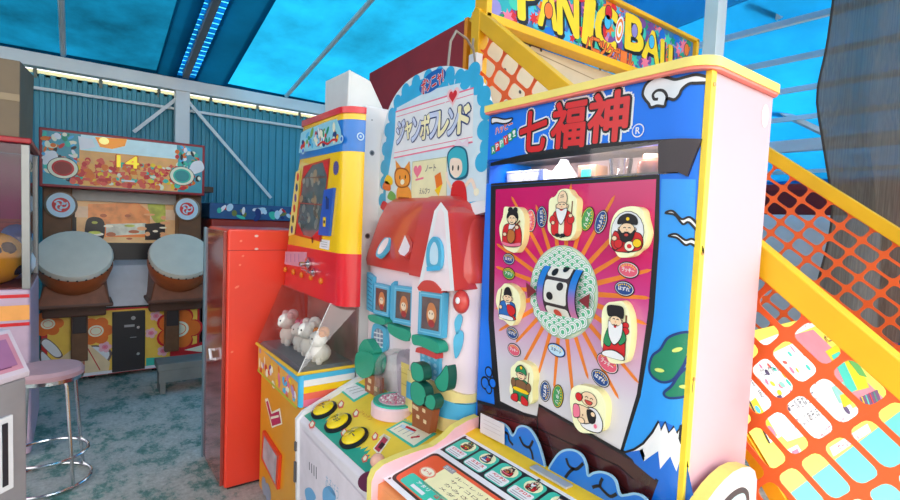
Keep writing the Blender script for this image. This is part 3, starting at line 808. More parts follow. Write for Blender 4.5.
# rounded upper shell
a, b_ = shell(.955, 2.05, 2.815, .085, 1.07, 1.385, 1.845, yel, y1t=2.657); MB().loft([a, b_], yel).build('yellow_shell', root, smooth=True)
blue_h = M('header blue film', (30, 120, 206), 0.3, 0.05, coat=.3)
a, b_ = shell(.953, 2.048, 2.659, .087, 1.07, 1.845, 1.985, blue_h, y1t=2.612); hd = MB().loft([a, b_], blue_h).build('header', root, smooth=True)
a, b_ = shell(.952, 2.047, 2.613, .088, 1.07, 1.985, 2.012, yel, y1t=2.608); MB().loft([a, b_], yel).build('header_stripe', hd, smooth=True)
a, b_ = shell(.945, 2.04, 2.617, .09, 1.075, 2.012, 2.04, cred); MB().loft([a, b_], cred).build('top_rim', root, smooth=True)
a, b_ = shell(.952, 2.047, 2.852, .087, 1.07, 1.145, 1.385, cred, y1t=2.818); MB().loft([a, b_], cred).build('red_band', root, smooth=True)
# header art
A = ArtX(.9515)
A.poly([(299, 153), (301, 133), (306, 130), (330, 120.5), (337, 119), (341, 130), (342, 143), (320, 149)], M('header pale print', (150, 214, 236), .35), 1)
rr = random.Random(11)
for i in range(46):
    x = 302 + 36 * rr.random(); y = 150 - (x - 300) * .27 - 14 * rr.random()
    A.ell((x, y), .012 + .018 * rr.random(), .007 + .012 * rr.random(), rr.choice([green, red, offwhite, sky_blue, M('grass print', (120, 170, 60), .4), yellow, navy, white]), 2 + i * .04, rot=rr.random() * 3, n=10)
for px, r in (((303.5, 151), .02), ((342, 139), .018)): A.ell(px, r, r * .9, paleblue, 5); A.ell(px, r * .6, r * .55, blue, 6)
A.stroke([(318, 146), (323, 142), (328, 144), (333, 140), (338, 140)], .010, red, 6, smooth=True)
A.build('header_artwork', hd)
A = ArtY(2.0475)
A.ell((360.5, 136.5), .018, .018, paleblue, 1); A.ell((360.5, 136.5), .012, .012, blue, 2); A.ell((360.5, 136.5), .006, .006, paleblue, 3)
A.build('swirl_print', hd)
# window in the yellow face
A = ArtX(.9545)
A.poly([(303.5, 166), (330.5, 158), (321.5, 242), (294.5, 235)], M('window rim red', (200, 60, 30), .4), 1)
A.build('window_frame', root)
A = ArtX(.9545)
A.poly([(305, 167.5), (329, 160.5), (320, 239.5), (296.5, 233)], M('smoky window', (92, 102, 104), 0.12, 0.35, 9, coat=.5), 2)
for i in range(30):
    t, s_ = rr.random(), rr.random()
    A.ell((305 + 20 * s_ - 8 * t, 172 + 56 * t), .012 + .02 * rr.random(), .010 + .014 * rr.random(), rr.choice([M('haze a', (120, 128, 126), .3), M('haze b', (150, 150, 140), .3), M('haze c', (90, 84, 76), .3), M('haze d', (164, 140, 110), .3)]), 3 + i * .03, rot=rr.random() * 3, n=10)
A.stroke([(303.5, 178), (327, 177)], .005, M('brown rail', (110, 60, 40), .5), 4.2); A.stroke([(300, 203), (324, 205)], .006, M('red rail', (150, 60, 50), .5), 4.2)
A.poly([(305, 167.5), (313, 165), (304, 178)], red, 5); A.poly([(329, 160.5), (323, 162), (328, 178)], red, 5)
A.poly([(296.5, 233), (298, 222), (304, 235)], red, 5); A.poly([(320, 239.5), (321.5, 227), (312, 237.5)], red, 5)
A.build('window_glass', root)
A = ArtX(.9545)
A.ell((336, 168), .030, .032, M('speaker violet', (96, 84, 150), .6), 1); 
for i in range(5):
    A.stroke([(333.5, 163 + i * 2.4), (338.5, 162.4 + i * 2.4)], .002, navy, 2)
A.build('speaker_grille', root)
A = ArtX(.954)
A.poly([(326.5, 190), (336, 188), (331, 236), (320.5, 235)], M('coin panel blue', (36, 90, 190), .35), 1, h=.012)
A.rect((330, 204), .035, .05, navy, 1, base=.013); A.rect((329, 198), .02, .012, chrome, 2, base=.013); A.rect((327, 222), .032, .045, yellow, 1, base=.013); A.rect((327, 222), .018, .014, black, 2, base=.013)
A.build('coin_panel', root)
A = ArtX(.9545)
A.poly([(320.5, 239), (330, 240.5), (329, 250), (319.5, 248)], white, 1); 
for i in range(3): A.stroke([(321.5, 241.5 + i * 2.3), (327.5, 242.6 + i * 2.3)], .0025, grey, 2)
A.poly([(296, 172), (300.5, 169), (295.5, 234), (288.5, 236)], M('strip pale', (240, 214, 120), .4), 1)
for i in range(6): A.ell((298 - i * 1.2, 177 + i * 10.5), .016, .022, [red, navy, purple, red, black, navy][i], 2)
A.ell((312.5, 240), .012, .016, brown, 1)
A.build('stickers', root)
# red band fittings
A = ArtX(.9515)
A.poly([(285.5, 251.5), (307, 252), (306, 268), (284.5, 264)], M('slot plate', (206, 150, 170), .35), 1)
for i in range(4): A.stroke([(287 + i * 4, 254), (287 + i * 4, 262)], .006, purple, 2)
A.build('coin_plate', root)
for px in ((286, 269.5), (294, 272), (302, 275), (311.5, 277.5), (321.5, 281)):
    c = hx(px[0], px[1], .951); MB().lathe([(.016, 0), (.016, .006), (.010, .012), (.002, .013)], c, M('amber knob', (220, 120, 30), .35), 14, (-1, 0, 0)).build('button', root, smooth=True)
c = hx(309, 264, .951)
cr = MB().lathe([(.034, 0), (.034, .012), (.012, .018), (.012, .05), (.002, .052)], c, chrome, 20, (-1, 0, 0)).build('crank', root, smooth=True)
c2 = hx(314, 272, .951)
MB().tube([(c2[0] - .035, c2[1] + .07, c2[2] + .008), (c2[0] - .035, c2[1] - .08, c2[2] - .008)], .005, chrome).lathe([(.02, 0), (.02, .01), (.008, .012), (.008, .04)], c2, chrome, 14, (-1, 0, 0)).build('crank_handle', cr, smooth=True)
# hopper floor, walls, base
MB().hexa([(.80, 2.15, .845), (1.075, 2.15, .845), (1.075, 2.75, .845), (.80, 2.75, .845)], [(.82, 2.17, .86), (1.075, 2.17, .86), (1.075, 2.74, .86), (.82, 2.74, .86)], M('hopper floor grey', (120, 124, 130), .4)).box(1.065, 1.076, 2.13, 2.75, .85, 1.16, M('hopper back', (150, 110, 104), .3, .3, 7, coat=.4)).build('hopper_floor', root)
hop = glass('clear hopper plastic', (246, 246, 246), 0.86, 0.16, .4)
bt = [(.79, 2.135, .845), (1.07, 2.135, .845), (1.07, 2.765, .845), (.79, 2.765, .845)]
tp = [(.945, 2.16, 1.15), (1.07, 2.10, 1.15), (1.07, 2.84, 1.15), (.945, 2.84, 1.15)]
mb = MB(); mb.add(bt + tp, [(0, 3, 7, 4), (0, 4, 5, 1), (3, 2, 6, 7)], hop); mb.build('hopper', root)
MB().tube([(.79, 2.765, .845), (.79, 2.135, .845), (1.07, 2.135, .845)], .008, M('gold lip', (236, 196, 60), .35)).tube([tp[0], bt[0]], .002, M('seam white', (230, 230, 230), .4)).build('hopper_rim', root, smooth=True)
a, b_ = shell(.805, 2.14, 2.76, .03, 1.075, .685, .845, sky_blue); 
MB().loft([a, b_], sky_blue).build('printed_band', root, smooth=True)
A = ArtX(.8045)
A.poly([(258.5, 346), (298, 383), (297.5, 408), (258, 371)], M('band ground', (240, 180, 80), .4), 1)
for i in range(44):
    t = rr.random(); x = 259 + 37 * t; y = 348 + 37 * t + 22 * rr.random()
    A.ell((x, y), .010 + .025 * rr.random(), .008 + .016 * rr.random(), rr.choice([M('lilac print', (190, 150, 200), .4), pink, sky_blue, yellow, red, purple, offwhite, white, orange]), 2 + i * .03, rot=rr.random() * 3, n=10)
A.stroke([(258, 370), (297.5, 408)], .012, M('lime line', (190, 200, 60), .4), 5)
A.build('band_artwork', root)
A = ArtY(2.1398)
for i, c in enumerate((sky_blue, white, yellow, M('salmon print', (240, 110, 90), .4), pink)):
    A.rect((.945, .825 - i * .03), .25, .032 if i else .05, c, 1 + i * .1, local=True)
A.build('side_stripes', root)
MB().box(.815, 1.5, 2.14, 2.76, .04, .69, oyel).build('base_cabinet', root, bevel=.008)
A = ArtX(.8145)
A.poly([(265.5, 430), (282, 455), (280, 489), (264, 458)], M('delivery rim', (230, 70, 40), .4), 1, h=.015)
A.poly([(267, 435), (280, 456), (278.5, 484), (265.5, 457)], M('delivery shade', (176, 180, 186), .25, .2), 1, base=.0155)
A.build('delivery_door', root)
A = ArtX(.8145)
A.poly([(265, 399), (268, 398), (272, 412), (280, 408), (282.5, 424), (272, 428)], offwhite, 1); A.poly([(266.3, 402), (268, 400.5), (271.5, 414), (279, 411), (281.3, 423), (272.4, 426)], M('magenta badge', (190, 40, 90), .4), 2)
A.stroke([(271, 418), (279, 416)], .012, offwhite, 3)
A.build('badge', root)
A = ArtX(.8145)
A.ell((264, 486), .040, .05, M('grey blue print', (150, 156, 176), .4), 1); A.ell((268, 493), .05, .05, M('grey blue print', (150, 156, 176), .4), 1.2)
A.build('cabinet_print', root)
MB().box(.84, 1.48, 2.17, 2.74, 0, .04, rubber).build('plinth', root)
# plush toys in the hopper: white and ginger
fur = M('white plush fur', (244, 240, 232), .95, .03); ginger = M('ginger plush', (222, 140, 70), .95, .05)
def plush(x, y, z, s, label, patch):
    r_ = empty('plush_toy', (x, y, z), label, 'plush toy', 'plush toys in the clear hopper')
    MB().ball((x, y, z + .045 * s), .048 * s, fur, 14, (1, 1, .95)).ball((x - .02 * s, y + .02 * s, z + .012 * s), .018 * s, fur, 8).ball((x - .02 * s, y - .03 * s, z + .012 * s), .018 * s, fur, 8).build('body', r_, smooth=True)
    h = MB().ball((x - .02 * s, y - .012 * s, z + .115 * s), .042 * s, fur, 14, (1, 1.1, .9)).ball((x - .045 * s, y - .012 * s, z + .105 * s), .02 * s, fur, 10).build('head', r_, smooth=True)
    for k in (-1, 1): MB().ball((x - .015 * s, y - .012 * s + k * .035 * s, z + .145 * s), .018 * s, patch, 8).build('ear', r_, smooth=True)
    mb = MB()
    for k in (-1, 1): mb.ball((x - .056 * s, y - .014 * s + k * .016 * s, z + .122 * s), .005 * s, black, 6)
    mb.build('eyes', r_)
    MB().ball((x + .006 * s, y - .02 * s, z + .145 * s), .028 * s, patch, 10).build('patch', r_, smooth=True)
plush(.93, 2.22, .862, 1.0, 'white plush animal with ginger ears and patch in the clear hopper', ginger)
plush(.93, 2.34, .862, 1.15, 'all-white plush animal beside the ginger-eared one in the clear hopper', fur)
plush(.93, 2.47, .862, .95, 'small white plush with pink ears in the clear hopper', pink)
plush(.92, 2.62, .862, 1.1, 'white plush with dusty rose ears, closest to the red cabinet in the hopper', M('rosy plush', (230, 190, 190), .95))
# white plastic box standing on top
root = empty('white_bin', (1.27, 2.45, 2.075), 'white box standing on top of the yellow prize machine', 'box')
wb = M('white box card', (226, 230, 230), .5, .03)
MB().hexa([(1.08, 2.33, 2.08), (1.27, 2.28, 2.08), (1.33, 2.56, 2.08), (1.09, 2.64, 2.08)], [(1.08, 2.32, 2.275), (1.18, 2.29, 2.235), (1.30, 2.58, 2.24), (1.09, 2.64, 2.285)], wb).build('box', root, bevel=.006)
MB().tube([(1.08, 2.325, 2.09), (1.08, 2.315, 2.27)], .006, wb).build('corner_fold', root)

# ------------------------------------------------------------------ house-shaped hand game
root = empty('house_game', (1.1, 1.73, 0), 'house-shaped game with red roof, round sign and yellow console', 'arcade machine')
shellw = M('blush white plastic', (244, 226, 232), .32, .02, 4, coat=.2)
roofr = M('house roof red', (208, 66, 60), .28, .06, 3, coat=.4)
cons = [(.80, .04), (.785, .655), (.80, .672), (1.10, .796), (1.47, .796), (1.47, .04)]
MB().prism([(x, 1.352, z) for x, z in cons], (0, .735, 0), M('console white', (226, 220, 228), .4, .03)).build('console', root, bevel=.006)
ck = [(.79, .04), (.772, .66), (.80, .69), (1.09, .812), (1.13, .812), (1.13, .04)]
MB().prism([(x, 2.087, z) for x, z in ck], (0, .02, 0), white).build('end_cheek', root, bevel=.004)
p0 = (.80, 0, .672); nrm = np.array((-.124, 0, .30)); nrm = nrm / np.linalg.norm(nrm)
PT = lambda: Art(np.array(p0) + nrm * .0005, nrm, (0, -1, 0))
A = PT()
A.rect((-1.72, .162), .725, .32, M('console yellow', (248, 216, 70), .35), 1, local=True)
pts = [(-2.08, .002)]
for i in range(30): pts += [(-2.08 + i * .0245, .070 + .012 * math.sin(i * 1.7)), (-2.08 + i * .0245 + .011, .045 + .008 * math.cos(i))]
pts += [(-1.355, .06), (-1.355, .002)]
A.poly(pts, M('console teal', (40, 166, 142), .35), 2, local=True)
for px in ((314, 412), (312, 424), (327, 399), (331, 422), (341, 404), (344, 432), (356, 413), (365, 458), (375, 436)):
    A.poly([(px[0] - 3.4, px[1] + 1), (px[0] + .5, px[1] - 4), (px[0] + 3.6, px[1] - 1), (px[0] + 2, px[1] + 4), (px[0] - 2, px[1] + 5)], M('coral line', (226, 100, 84), .4), 3); A.poly([(px[0] - 2.1, px[1] + .8), (px[0] + .5, px[1] - 2.4), (px[0] + 2.2, px[1] - .6), (px[0] + 1, px[1] + 2.6), (px[0] - 1.2, px[1] + 3.2)], offwhite, 4)
# instruction cards
A.poly([(333.5, 386), (353, 380), (374, 391), (354, 402.5)], teal, 3); A.poly([(338, 387), (352, 382.4), (369, 391.5), (354, 400)], white, 4)
for i in range(4): A.stroke([(343 + i * 3.2, 387.3 + i * 2.2), (355 + i * 3.2, 384.2 + i * 2.0)], .004, grey, 5)
A.poly([(386, 430), (403, 420.5), (437, 434), (414, 449)], teal, 3); A.poly([(389.5, 430), (403, 422.6), (432, 434), (414, 446)], offwhite, 4); A.poly([(402, 424.5), (417, 430.5), (413, 433), (399, 427)], paleblue, 4.5)
A.stroke([(406, 427), (416, 431.5)], .010, red, 5); A.stroke([(411, 438), (420, 437)], .009, red, 5)
for i in range(5): A.stroke([(394 + i * 4.4, 430 + i * 2.3), (402 + i * 4.4, 426 + i * 2.3)], .003, grey, 5)
A.text('やり方', (408, 422.5), .06, .018, teal, 5, off=.02)
A.text('ジャンケン', (366, 416), .10, .02, M('ochre lettering', (206, 120, 40), .4), 5, rot=.0)
A.poly([(384, 434), (391, 438), (386, 443), (379, 438)], offwhite, 4)
A.poly([(373, 449), (384.5, 434.5), (390, 440), (379, 456)], offwhite, 4); A.poly([(374.5, 449), (384, 437), (388, 440.5), (379, 453)], M('crimson card', (190, 60, 80), .4), 5); A.poly([(378, 448), (382, 442.5), (385.5, 445), (381.5, 450)], M('dark slot', (60, 30, 36), .4), 6)
A.ell((371, 482), .06, .04, M('plum pad', (110, 40, 70), .4), 4)
A.build('console_artwork', root)
for (px, tx, rot_) in (((324.5, 411), 'グー', 0), ((338.5, 424), 'チョキ', 0), ((354.5, 439), 'パー', 0)):
    A = PT(); c = A.q(*px); w0 = A.w(c, 0)
    MB().lathe([(.058, 0), (.058, .010), (.050, .014)], w0, black, 28, nrm).build('button_ring', root, smooth=True)
    bt_ = MB().lathe([(.046, .0), (.046, .018), (.040, .024), (.002, .028)], w0, M('button yellow', (244, 214, 20), .2, .02, coat=.6), 28, nrm).build('push_button', root, smooth=True)
    A = PT(); A.text(tx, c, .050, .028, black, 0, rot=-.12, off=.02, local=True, base=.0285); A.build('button_lettering', bt_)
c = Vector(tuple(hit(377.6, 461, np.array(p0) + nrm * .03, nrm)))
MB().ball(tuple(c), .026, M('peach ball knob', (240, 184, 160), .25, .02, coat=.5), 18).lathe([(.012, -.03), (.012, -.02)], c, black, 12, nrm).build('ball_knob', root, smooth=True)
# front door of the console
A = ArtX(.7835)
A.poly([(301, 428), (366, 500), (366, 520), (300, 520)], M('console front print', (226, 216, 226), .4), .5)
for i in range(4): A.stroke([(309.5 + i * 2.3, 462 + i * 1.6), (309.5 + i * 2.3, 470 + i * 3)], .008, M('vent slot', (96, 92, 100), .5), 1)
A.text('あそぼう', (332, 487), .12, .05, M('faded blue lettering', (160, 186, 212), .5), 1, rot=0)
A.blob([(323, 490), (330, 486), (336, 496), (332, 506), (324, 504)], M('faded blue print', (110, 170, 216), .5), 1); A.blob([(305, 490), (311, 488), (316, 498), (308, 503)], M('faded blue print', (110, 170, 216), .5), 1)
A.build('front_print', root)
MB().box(.768, .775, 2.085, 2.10, .38, .47, M('hinge dark', (90, 88, 92), .4)).box(.768, .775, 2.085, 2.10, .52, .56, M('hinge dark', (90, 88, 92), .4)).build('hinge', root)
# house body
def ring(z, ins=0.0, xf=1.10, bay=1.065, y0=1.352, y1=2.098, r=.10, xb=1.47):
    P = [(xb, y1 - ins), (xf + .03 + ins, y1 - ins), (xf + .008 + ins, y1 - .008 - ins), (xf + ins, y1 - .03 - ins), (xf + ins, 1.665), (bay + ins, 1.655)]
    for i in range(9):
        a = math.pi / 2 * i / 8; P.append((bay + ins + r - r * math.cos(a), y0 + ins + r * .9 - r * .9 * math.sin(a)))
    P.append((xb, y0 + ins))
    return [(x, y, z) for x, y in P]
MB().loft([ring(.797), ring(1.36)], shellw).build('house_body', root, smooth=True)
def rring(z, t, o=.018):
    P = [(1.47, 2.11), (1.13, 2.11), (1.095, 2.10), (1.08, 2.07), (1.08, 1.66), (1.045, 1.65)]
    for i in range(9):
        a = math.pi / 2 * i / 8; P.append((1.045 + .11 - .11 * math.cos(a), 1.345 + .10 - .10 * math.sin(a)))
    P.append((1.47, 1.345))
    return [(x + (1.27 - x) * t * .75 if x < 1.27 else x, y + (1.74 - y) * t * .55, z) for x, y in P]
MB().loft([rring(1.335, 0), rring(1.36, -.02), rring(1.40, .02), rring(1.55, .24), rring(1.62, .40), rring(1.645, .58), rring(1.655, .8)], roofr).build('roof', root, smooth=True)
# gable
A = ArtX(1.035)
G = [(419, 291), (421, 280), (436, 212), (441, 205), (446, 212), (452, 280), (452.5, 291)]
g3 = [tuple(hx(u, v, 1.035)) for u, v in G]
MB().prism(g3, (.20, 0, 0), roofr, cap=shellw).build('gable', root, bevel=.004)
A.stroke([(419, 291), (436, 212), (441, 205), (446, 212), (452.5, 291)], .022, white, 1)
A.build('gable_trim', root)
A = ArtX(1.034)
A.poly(A.curve([(430.5, 268), (429.5, 248), (436.5, 236.5), (443.5, 246), (442.5, 268)]), M('frame blue', (84, 176, 214), .35), 1, h=.012, local=True)
A.poly(A.curve([(433.5, 263), (433, 250), (437, 242), (440.8, 249), (440.3, 263)]), paleblue, 1, local=True, base=.0125); A.stroke([(429.5, 269), (443, 268)], .016, sky_blue, 2, base=.0125)
A.build('gable_window', root)
# dormers on the roof slope
A = Art((1.088, 0, 1.42), (-.86, 0, .5), (0, -1, 0))
A.ell((386, 248), .040, .055, M('frame blue', (84, 176, 214), .35), 1, h=.016); A.ell((386, 248), .028, .042, M('oval pale pink', (246, 226, 230), .3), 1, base=.017)
A.build('oval_window', root)
A = Art((1.088, 0, 1.42), (-.86, 0, .5), (0, -1, 0))
A.poly([(401, 252), (409, 231), (416.5, 246), (415.5, 254), (409, 260), (403, 258)], roofr, 1, h=.022); A.poly([(402.5, 254), (409, 238), (414, 249), (413, 254), (408.5, 259), (404, 257)], shellw, 1, base=.023)
A.build('dormer', root)
# reel windows
fb = M('frame blue', (84, 176, 214), .35)
for X, box_ in ((1.099, [(378.5, 282.5), (394, 286), (393, 317), (377.5, 313)]), (1.099, [(398.5, 285), (418.5, 287.5), (417.5, 326), (397, 322)]), (1.064, [(424, 289.5), (449, 292.5), (447, 338), (422.5, 333)])):
    A = ArtX(X); cx, cy = sum(p[0] for p in box_) / 4, sum(p[1] for p in box_) / 4
    P = A.Q(box_); c = A.q(cx, cy)
    sc_ = lambda k: [(c[0] + (p[0] - c[0]) * k, c[1] + (p[1] - c[1]) * k) for p in P]
    A.poly(sc_(1.0), fb, 1, h=.022, local=True)
    A.poly(sc_(.72), M('reel glass', (96, 84, 78), .12, .2, 20, coat=.6), 1, local=True, base=.0225)
    A.stroke(sc_(.86), .006, M('frame light', (140, 206, 234), .35), 1, local=True, closed=True, base=.0225)
    w_ = abs(P[1][0] - P[0][0])
    A.blob([(c[0] + x * w_, c[1] + y * w_) for x, y in ((-.16, -.05), (-.08, .22), (.12, .24), (.24, .04), (.16, -.22), (-.05, -.26))], M('reel orange', (206, 130, 80), .4), 2, local=True, base=.0225)
    A.ell((c[0] + .03 * w_, c[1] - .02 * w_), .13 * w_, .11 * w_, M('reel cream', (240, 216, 190), .4), 3, local=True, base=.0225)
    A.ell((c[0] + .05 * w_, c[1] - .22 * w_), .13 * w_, .09 * w_, M('reel red', (170, 60, 60), .4), 2.5, local=True, base=.0225)
    for k in (-1, 1): A.ell((c[0] + .03 * w_ + k * .05 * w_, c[1] + .01 * w_), .016 * w_, .03 * w_, black, 4, local=True, base=.0225, n=8)
    A.build('reel_window', root, bevel=.004)
A = ArtX(1.099)
A.poly([(370.5, 272), (376.5, 277), (375.5, 312), (370, 309)], fb, 1, h=.018); 
for i in range(8): A.stroke([(371.3, 277 + i * 4.2), (375.6, 280.5 + i * 4.2)], .003, navy, 1, base=.0185)
A.build('shutter', root)
A = ArtX(1.099)
A.poly([(394.5, 284), (398, 281), (397.5, 322), (393.8, 318)], fb, 1, h=.018)
A.build('shutter', root)
A = ArtX(1.063); A.poly(A.curve([(424, 287), (430, 280.5), (440, 281), (448, 289)], closed=False) + [A.q(447, 293), A.q(425, 290)], roofr, 1, h=.03, local=True); A.build('window_hood', root)
for X, pts in ((1.099, [(377, 314), (392, 318), (391.5, 324), (378, 320)]), (1.099, [(396, 323), (402, 325), (417, 330), (416, 340), (405, 337), (397, 331)]), (1.064, [(421, 334), (430, 335), (444, 340), (448, 346), (446, 352), (430, 345), (422, 343)])):
    A = ArtX(X); A.blob(pts, M('hedge green', (44, 158, 128), .4), 1, h=.04); A.build('flower_box', root, bevel=.012)
A = ArtX(1.099)
A.poly(A.curve([(375, 352), (374.5, 330), (378, 323), (387, 327), (389, 334), (388, 350)]), fb, 1, h=.014, local=True)
A.poly(A.curve([(377, 347), (376.8, 333), (380, 328), (385, 330.5), (386, 335), (385, 346)]), M('lattice shade', (120, 130, 160), .4), 1, local=True, base=.0145)
for i in range(4): A.stroke([(377, 332 + i * 4.6), (386, 334 + i * 4.3)], .006, white, 2, base=.0145)
for i in range(2): A.stroke([(380 + i * 3, 329), (380 + i * 3, 347)], .006, white, 2, base=.0145)
A.build('lattice_window', root)
A = ArtX(1.099)
A.poly(A.curve([(402, 388), (401, 356), (408, 349), (417, 354), (419, 366)], closed=False) + [A.q(419, 402), A.q(404, 396)], M('door arch', (176, 160, 176), .4), 1, h=.02, local=True)
A.poly([(405.5, 361), (418.5, 366), (418.5, 400), (405.5, 394)], M('door yellow', (232, 206, 110), .4), 1, base=.0205); A.stroke([(405.5, 371), (418.5, 377)], .003, M('door line', (190, 160, 70), .4), 2, base=.0205); A.stroke([(405.5, 382), (418.5, 389)], .003, M('door line', (190, 160, 70), .4), 2, base=.0205)
A.build('house_door', root)
A = ArtX(1.064)
A.poly([(423, 348), (442, 354), (442, 382), (423, 374)], fb, 1, h=.012)
for i in range(3):
    for j in range(4):
        A.ell((426 + i * 6, 354.5 + j * 6.2 + i * 2.2), .011, .008, M('tile blue light', (150, 206, 236), .3), 1, base=.0125, n=10)
A.poly(A.curve([(422, 351), (424, 346.5), (434, 348), (443, 353)], closed=False) + [A.q(443, 358), A.q(430, 353)], roofr, 1, h=.03, local=True)
A.build('lower_window', root)
c = hx(460, 302, 1.065)
kb = MB().ball((1.07, c[1], c[2]), .036, roofr, 18, (.7, 1, 1.15)).build('red_lamp', root, smooth=True)
MB().ball((1.045, c[1] - .012, c[2] + .008), .011, white, 10, (.6, 1, 1.1)).build('lamp_glint', kb, smooth=True)
A = Art((1.07, 1.40, 0), (-.8, -.6, 0), (.6, -.8, 0))
A.blob([(455, 322), (459, 314), (463, 318), (460, 330), (457, 334)], fb, 1, h=.008); A.build('side_shutter', root)
A = Art((1.07, 1.40, 0), (-.8, -.6, 0), (.6, -.8, 0))
A.blob([(454, 340), (459, 330), (464, 334), (462, 348), (456, 358)], fb, 1, h=.008)
A.build('side_shutter', root)
# hill, river, wall and trees round the foot of the house
A = ArtX(1.03)
A.poly([(419, 400), (440, 409), (436, 432), (419, 424)], M('brick brown', (150, 84, 50), .4), 1, h=.03)
for px in ((424, 407), (431, 409), (425, 415), (432, 420), (421, 405)): A.rect(px, .020, .014, M('brick cream', (226, 200, 160), .4), 1, base=.031, r=.003)
A.build('garden_wall', root)
hg = M('hedge green', (44, 158, 128), .4); hl = M('hedge outline', (16, 84, 70), .4)
for X, pts in ((1.02, [(419, 366), (422, 361), (430, 365), (432, 376), (428, 380), (421, 377)]), (1.02, [(419, 384), (424, 380), (432, 386), (434, 398), (428, 404), (420, 398)]), (1.02, [(433, 396), (440, 393), (444, 400), (441, 408), (434, 404)]), (1.05, [(443, 380), (449, 372), (455, 364), (457, 375), (455, 388), (448, 389)])):
    A = ArtX(X); A.blob(pts, hg, 1, h=.035, side=hl); A.stroke(pts, .003, hl, 1.2, smooth=True, closed=True, base=.0352); A.build('shrub', root, bevel=.010)
river = M('river blue', (76, 178, 222), .35)
def band(z0, z1, o, mat, nm, zs=0.0):
    P = ring(0, -o)[4:]
    n = len(P); vs = []; 
    for i, p in enumerate(P):
        w_ = zs * math.sin(i * .5 + .4)
        vs += [(p[0], p[1], z0), (p[0], p[1], z1 + w_), (p[0] + .02, p[1] + .012, z1 + w_), (p[0] + .02, p[1] + .012, z0)]
    mb = MB()
    mb.add(vs, [(4 * i + a, 4 * i + (a + 1) % 4, 4 * i + 4 + (a + 1) % 4, 4 * i + 4 + a) for i in range(n - 1) for a in range(4)], mat)
    return mb.build(nm, root, smooth=True)
band(.797, .845, .012, M('sand yellow', (236, 214, 140), .4), 'sand_band')
band(.845, .905, .010, river, 'river_band', .006)
band(.905, .945, .008, M('hill yellow', (240, 222, 150), .4), 'hill_band', .012)
# left corner tree and barrel
A = ArtX(1.095)
A.blob([(369, 345), (375, 338), (381, 345), (384, 352), (376, 356), (369, 352)], hg, 1, h=.05); A.blob([(368, 352), (378, 350), (386, 356), (384, 372), (374, 376), (367, 368)], hg, 1, h=.06)
A.build('corner_tree', root, bevel=.012)
A = ArtX(1.06); A.poly([(369, 372), (384, 378), (384, 398), (369, 390)], M('brick brown', (150, 84, 50), .4), 1, h=.02)
for px in ((374, 380), (380, 388), (373, 387)): A.rect(px, .03, .02, M('brick cream', (226, 200, 160), .4), 1, base=.021)
A.build('tree_planter', root)
# clear dome on the console
bc = Vector(tuple(hit(395, 408, np.array(p0) + nrm * .004, nrm)))
mb = MB(); mb.lathe([(.098, -.02), (.098, .022), (.092, .028), (.01, .028)], bc, M('dome ring pink', (240, 206, 214), .35), 36); mb.build('dome_base', root, smooth=True)
MB().lathe([(.090, .028), (.090, .036), (.01, .036)], bc, teal, 36).build('dome_ring', root, smooth=True)
mb = MB(); mb.lathe([(.068, .036), (.066, .039), (.01, .040)], bc, M('pebble pink', (226, 180, 196), .5), 30)
for i in range(70):
    r = .06 * math.sqrt(rr.random()); a = rr.random() * 6.28; mb.ball((bc.x + r * math.cos(a), bc.y + r * math.sin(a), bc.z + .041), .005, rr.choice([M('pebble rose', (214, 120, 150), .5), M('pebble white', (246, 236, 240), .5)]), 6)
mb.build('dome_floor', root)
prof = [(.088, .03), (.088, .17)] + [(.088 * math.cos(a), .17 + .075 * math.sin(a)) for a in [math.pi / 2 * i / 8 for i in range(1, 8)]] + [(.004, .246)]
rings = [[bc + Vector((r * math.cos(t), r * math.sin(t), h)) for t in [2 * math.pi * k / 36 for k in range(36)]] for r, h in prof]
MB().loft(rings, glass('clear dome', (250, 252, 252), .93, .04, .30), cap=False).build('clear_dome', root, smooth=True)

# round sign board above the house
sb_pts = [(383, 224), (378.5, 195), (379, 165), (383, 130), (391, 103), (406, 82), (428, 69.5), (449, 66), (468, 71), (481, 86), (487.5, 107), (489, 135), (488, 170), (485, 212)]
A = ArtX(1.165)
SP = A.curve(sb_pts)
sgn = M('sign white acrylic', (232, 240, 246), .3, .02, coat=.3)
A.poly(SP, sgn, 1, h=.0, local=True)
MB().prism([tuple(A.w(p, 0)) for p in SP], (.03, 0, 0), sgn).build('sign_board', root, bevel=.003)
A = ArtX(1.164)
def inset(P, k):
    cx = sum(p[0] for p in P) / len(P); cy = sum(p[1] for p in P) / len(P)
    return [(cx + (p[0] - cx) * k, cy + (p[1] - cy) * k) for p in P]
sk = M('sign sky blue', (60, 176, 226), .3)
B_ = inset(SP, .875); n = len(B_)
# scalloped blue cloud edge
for i in range(0, n, 3):
    A.ell(B_[i], .033, .033, sk, 1 + (i % 2) * .2, local=True, n=18)
A.poly(inset(SP, .88), sk, 1.5, local=True)
A.poly([(386, 190), (396, 128), (397, 108), (430, 90), (482, 78), (488, 200), (440, 205), (386, 214)], M('sign pale field', (214, 232, 244), .3), 1.8)
for px in ((484, 96), (487, 110), (484, 130), (487, 147), (482, 162), (474, 72), (466, 80), (477, 85)): A.ell(px, .038, .036, sk, 1.9 + px[1] * .001)
A.poly([(396, 112), (474, 88), (473, 142), (394, 158)], white, 3); A.stroke([(396, 112), (474, 88)], .006, pink, 4); A.stroke([(394, 158), (473, 142)], .006, pink, 4); A.stroke([(397, 117), (474, 94)], .003, pink, 4); A.stroke([(394.5, 153), (473, 137)], .003, pink, 4)
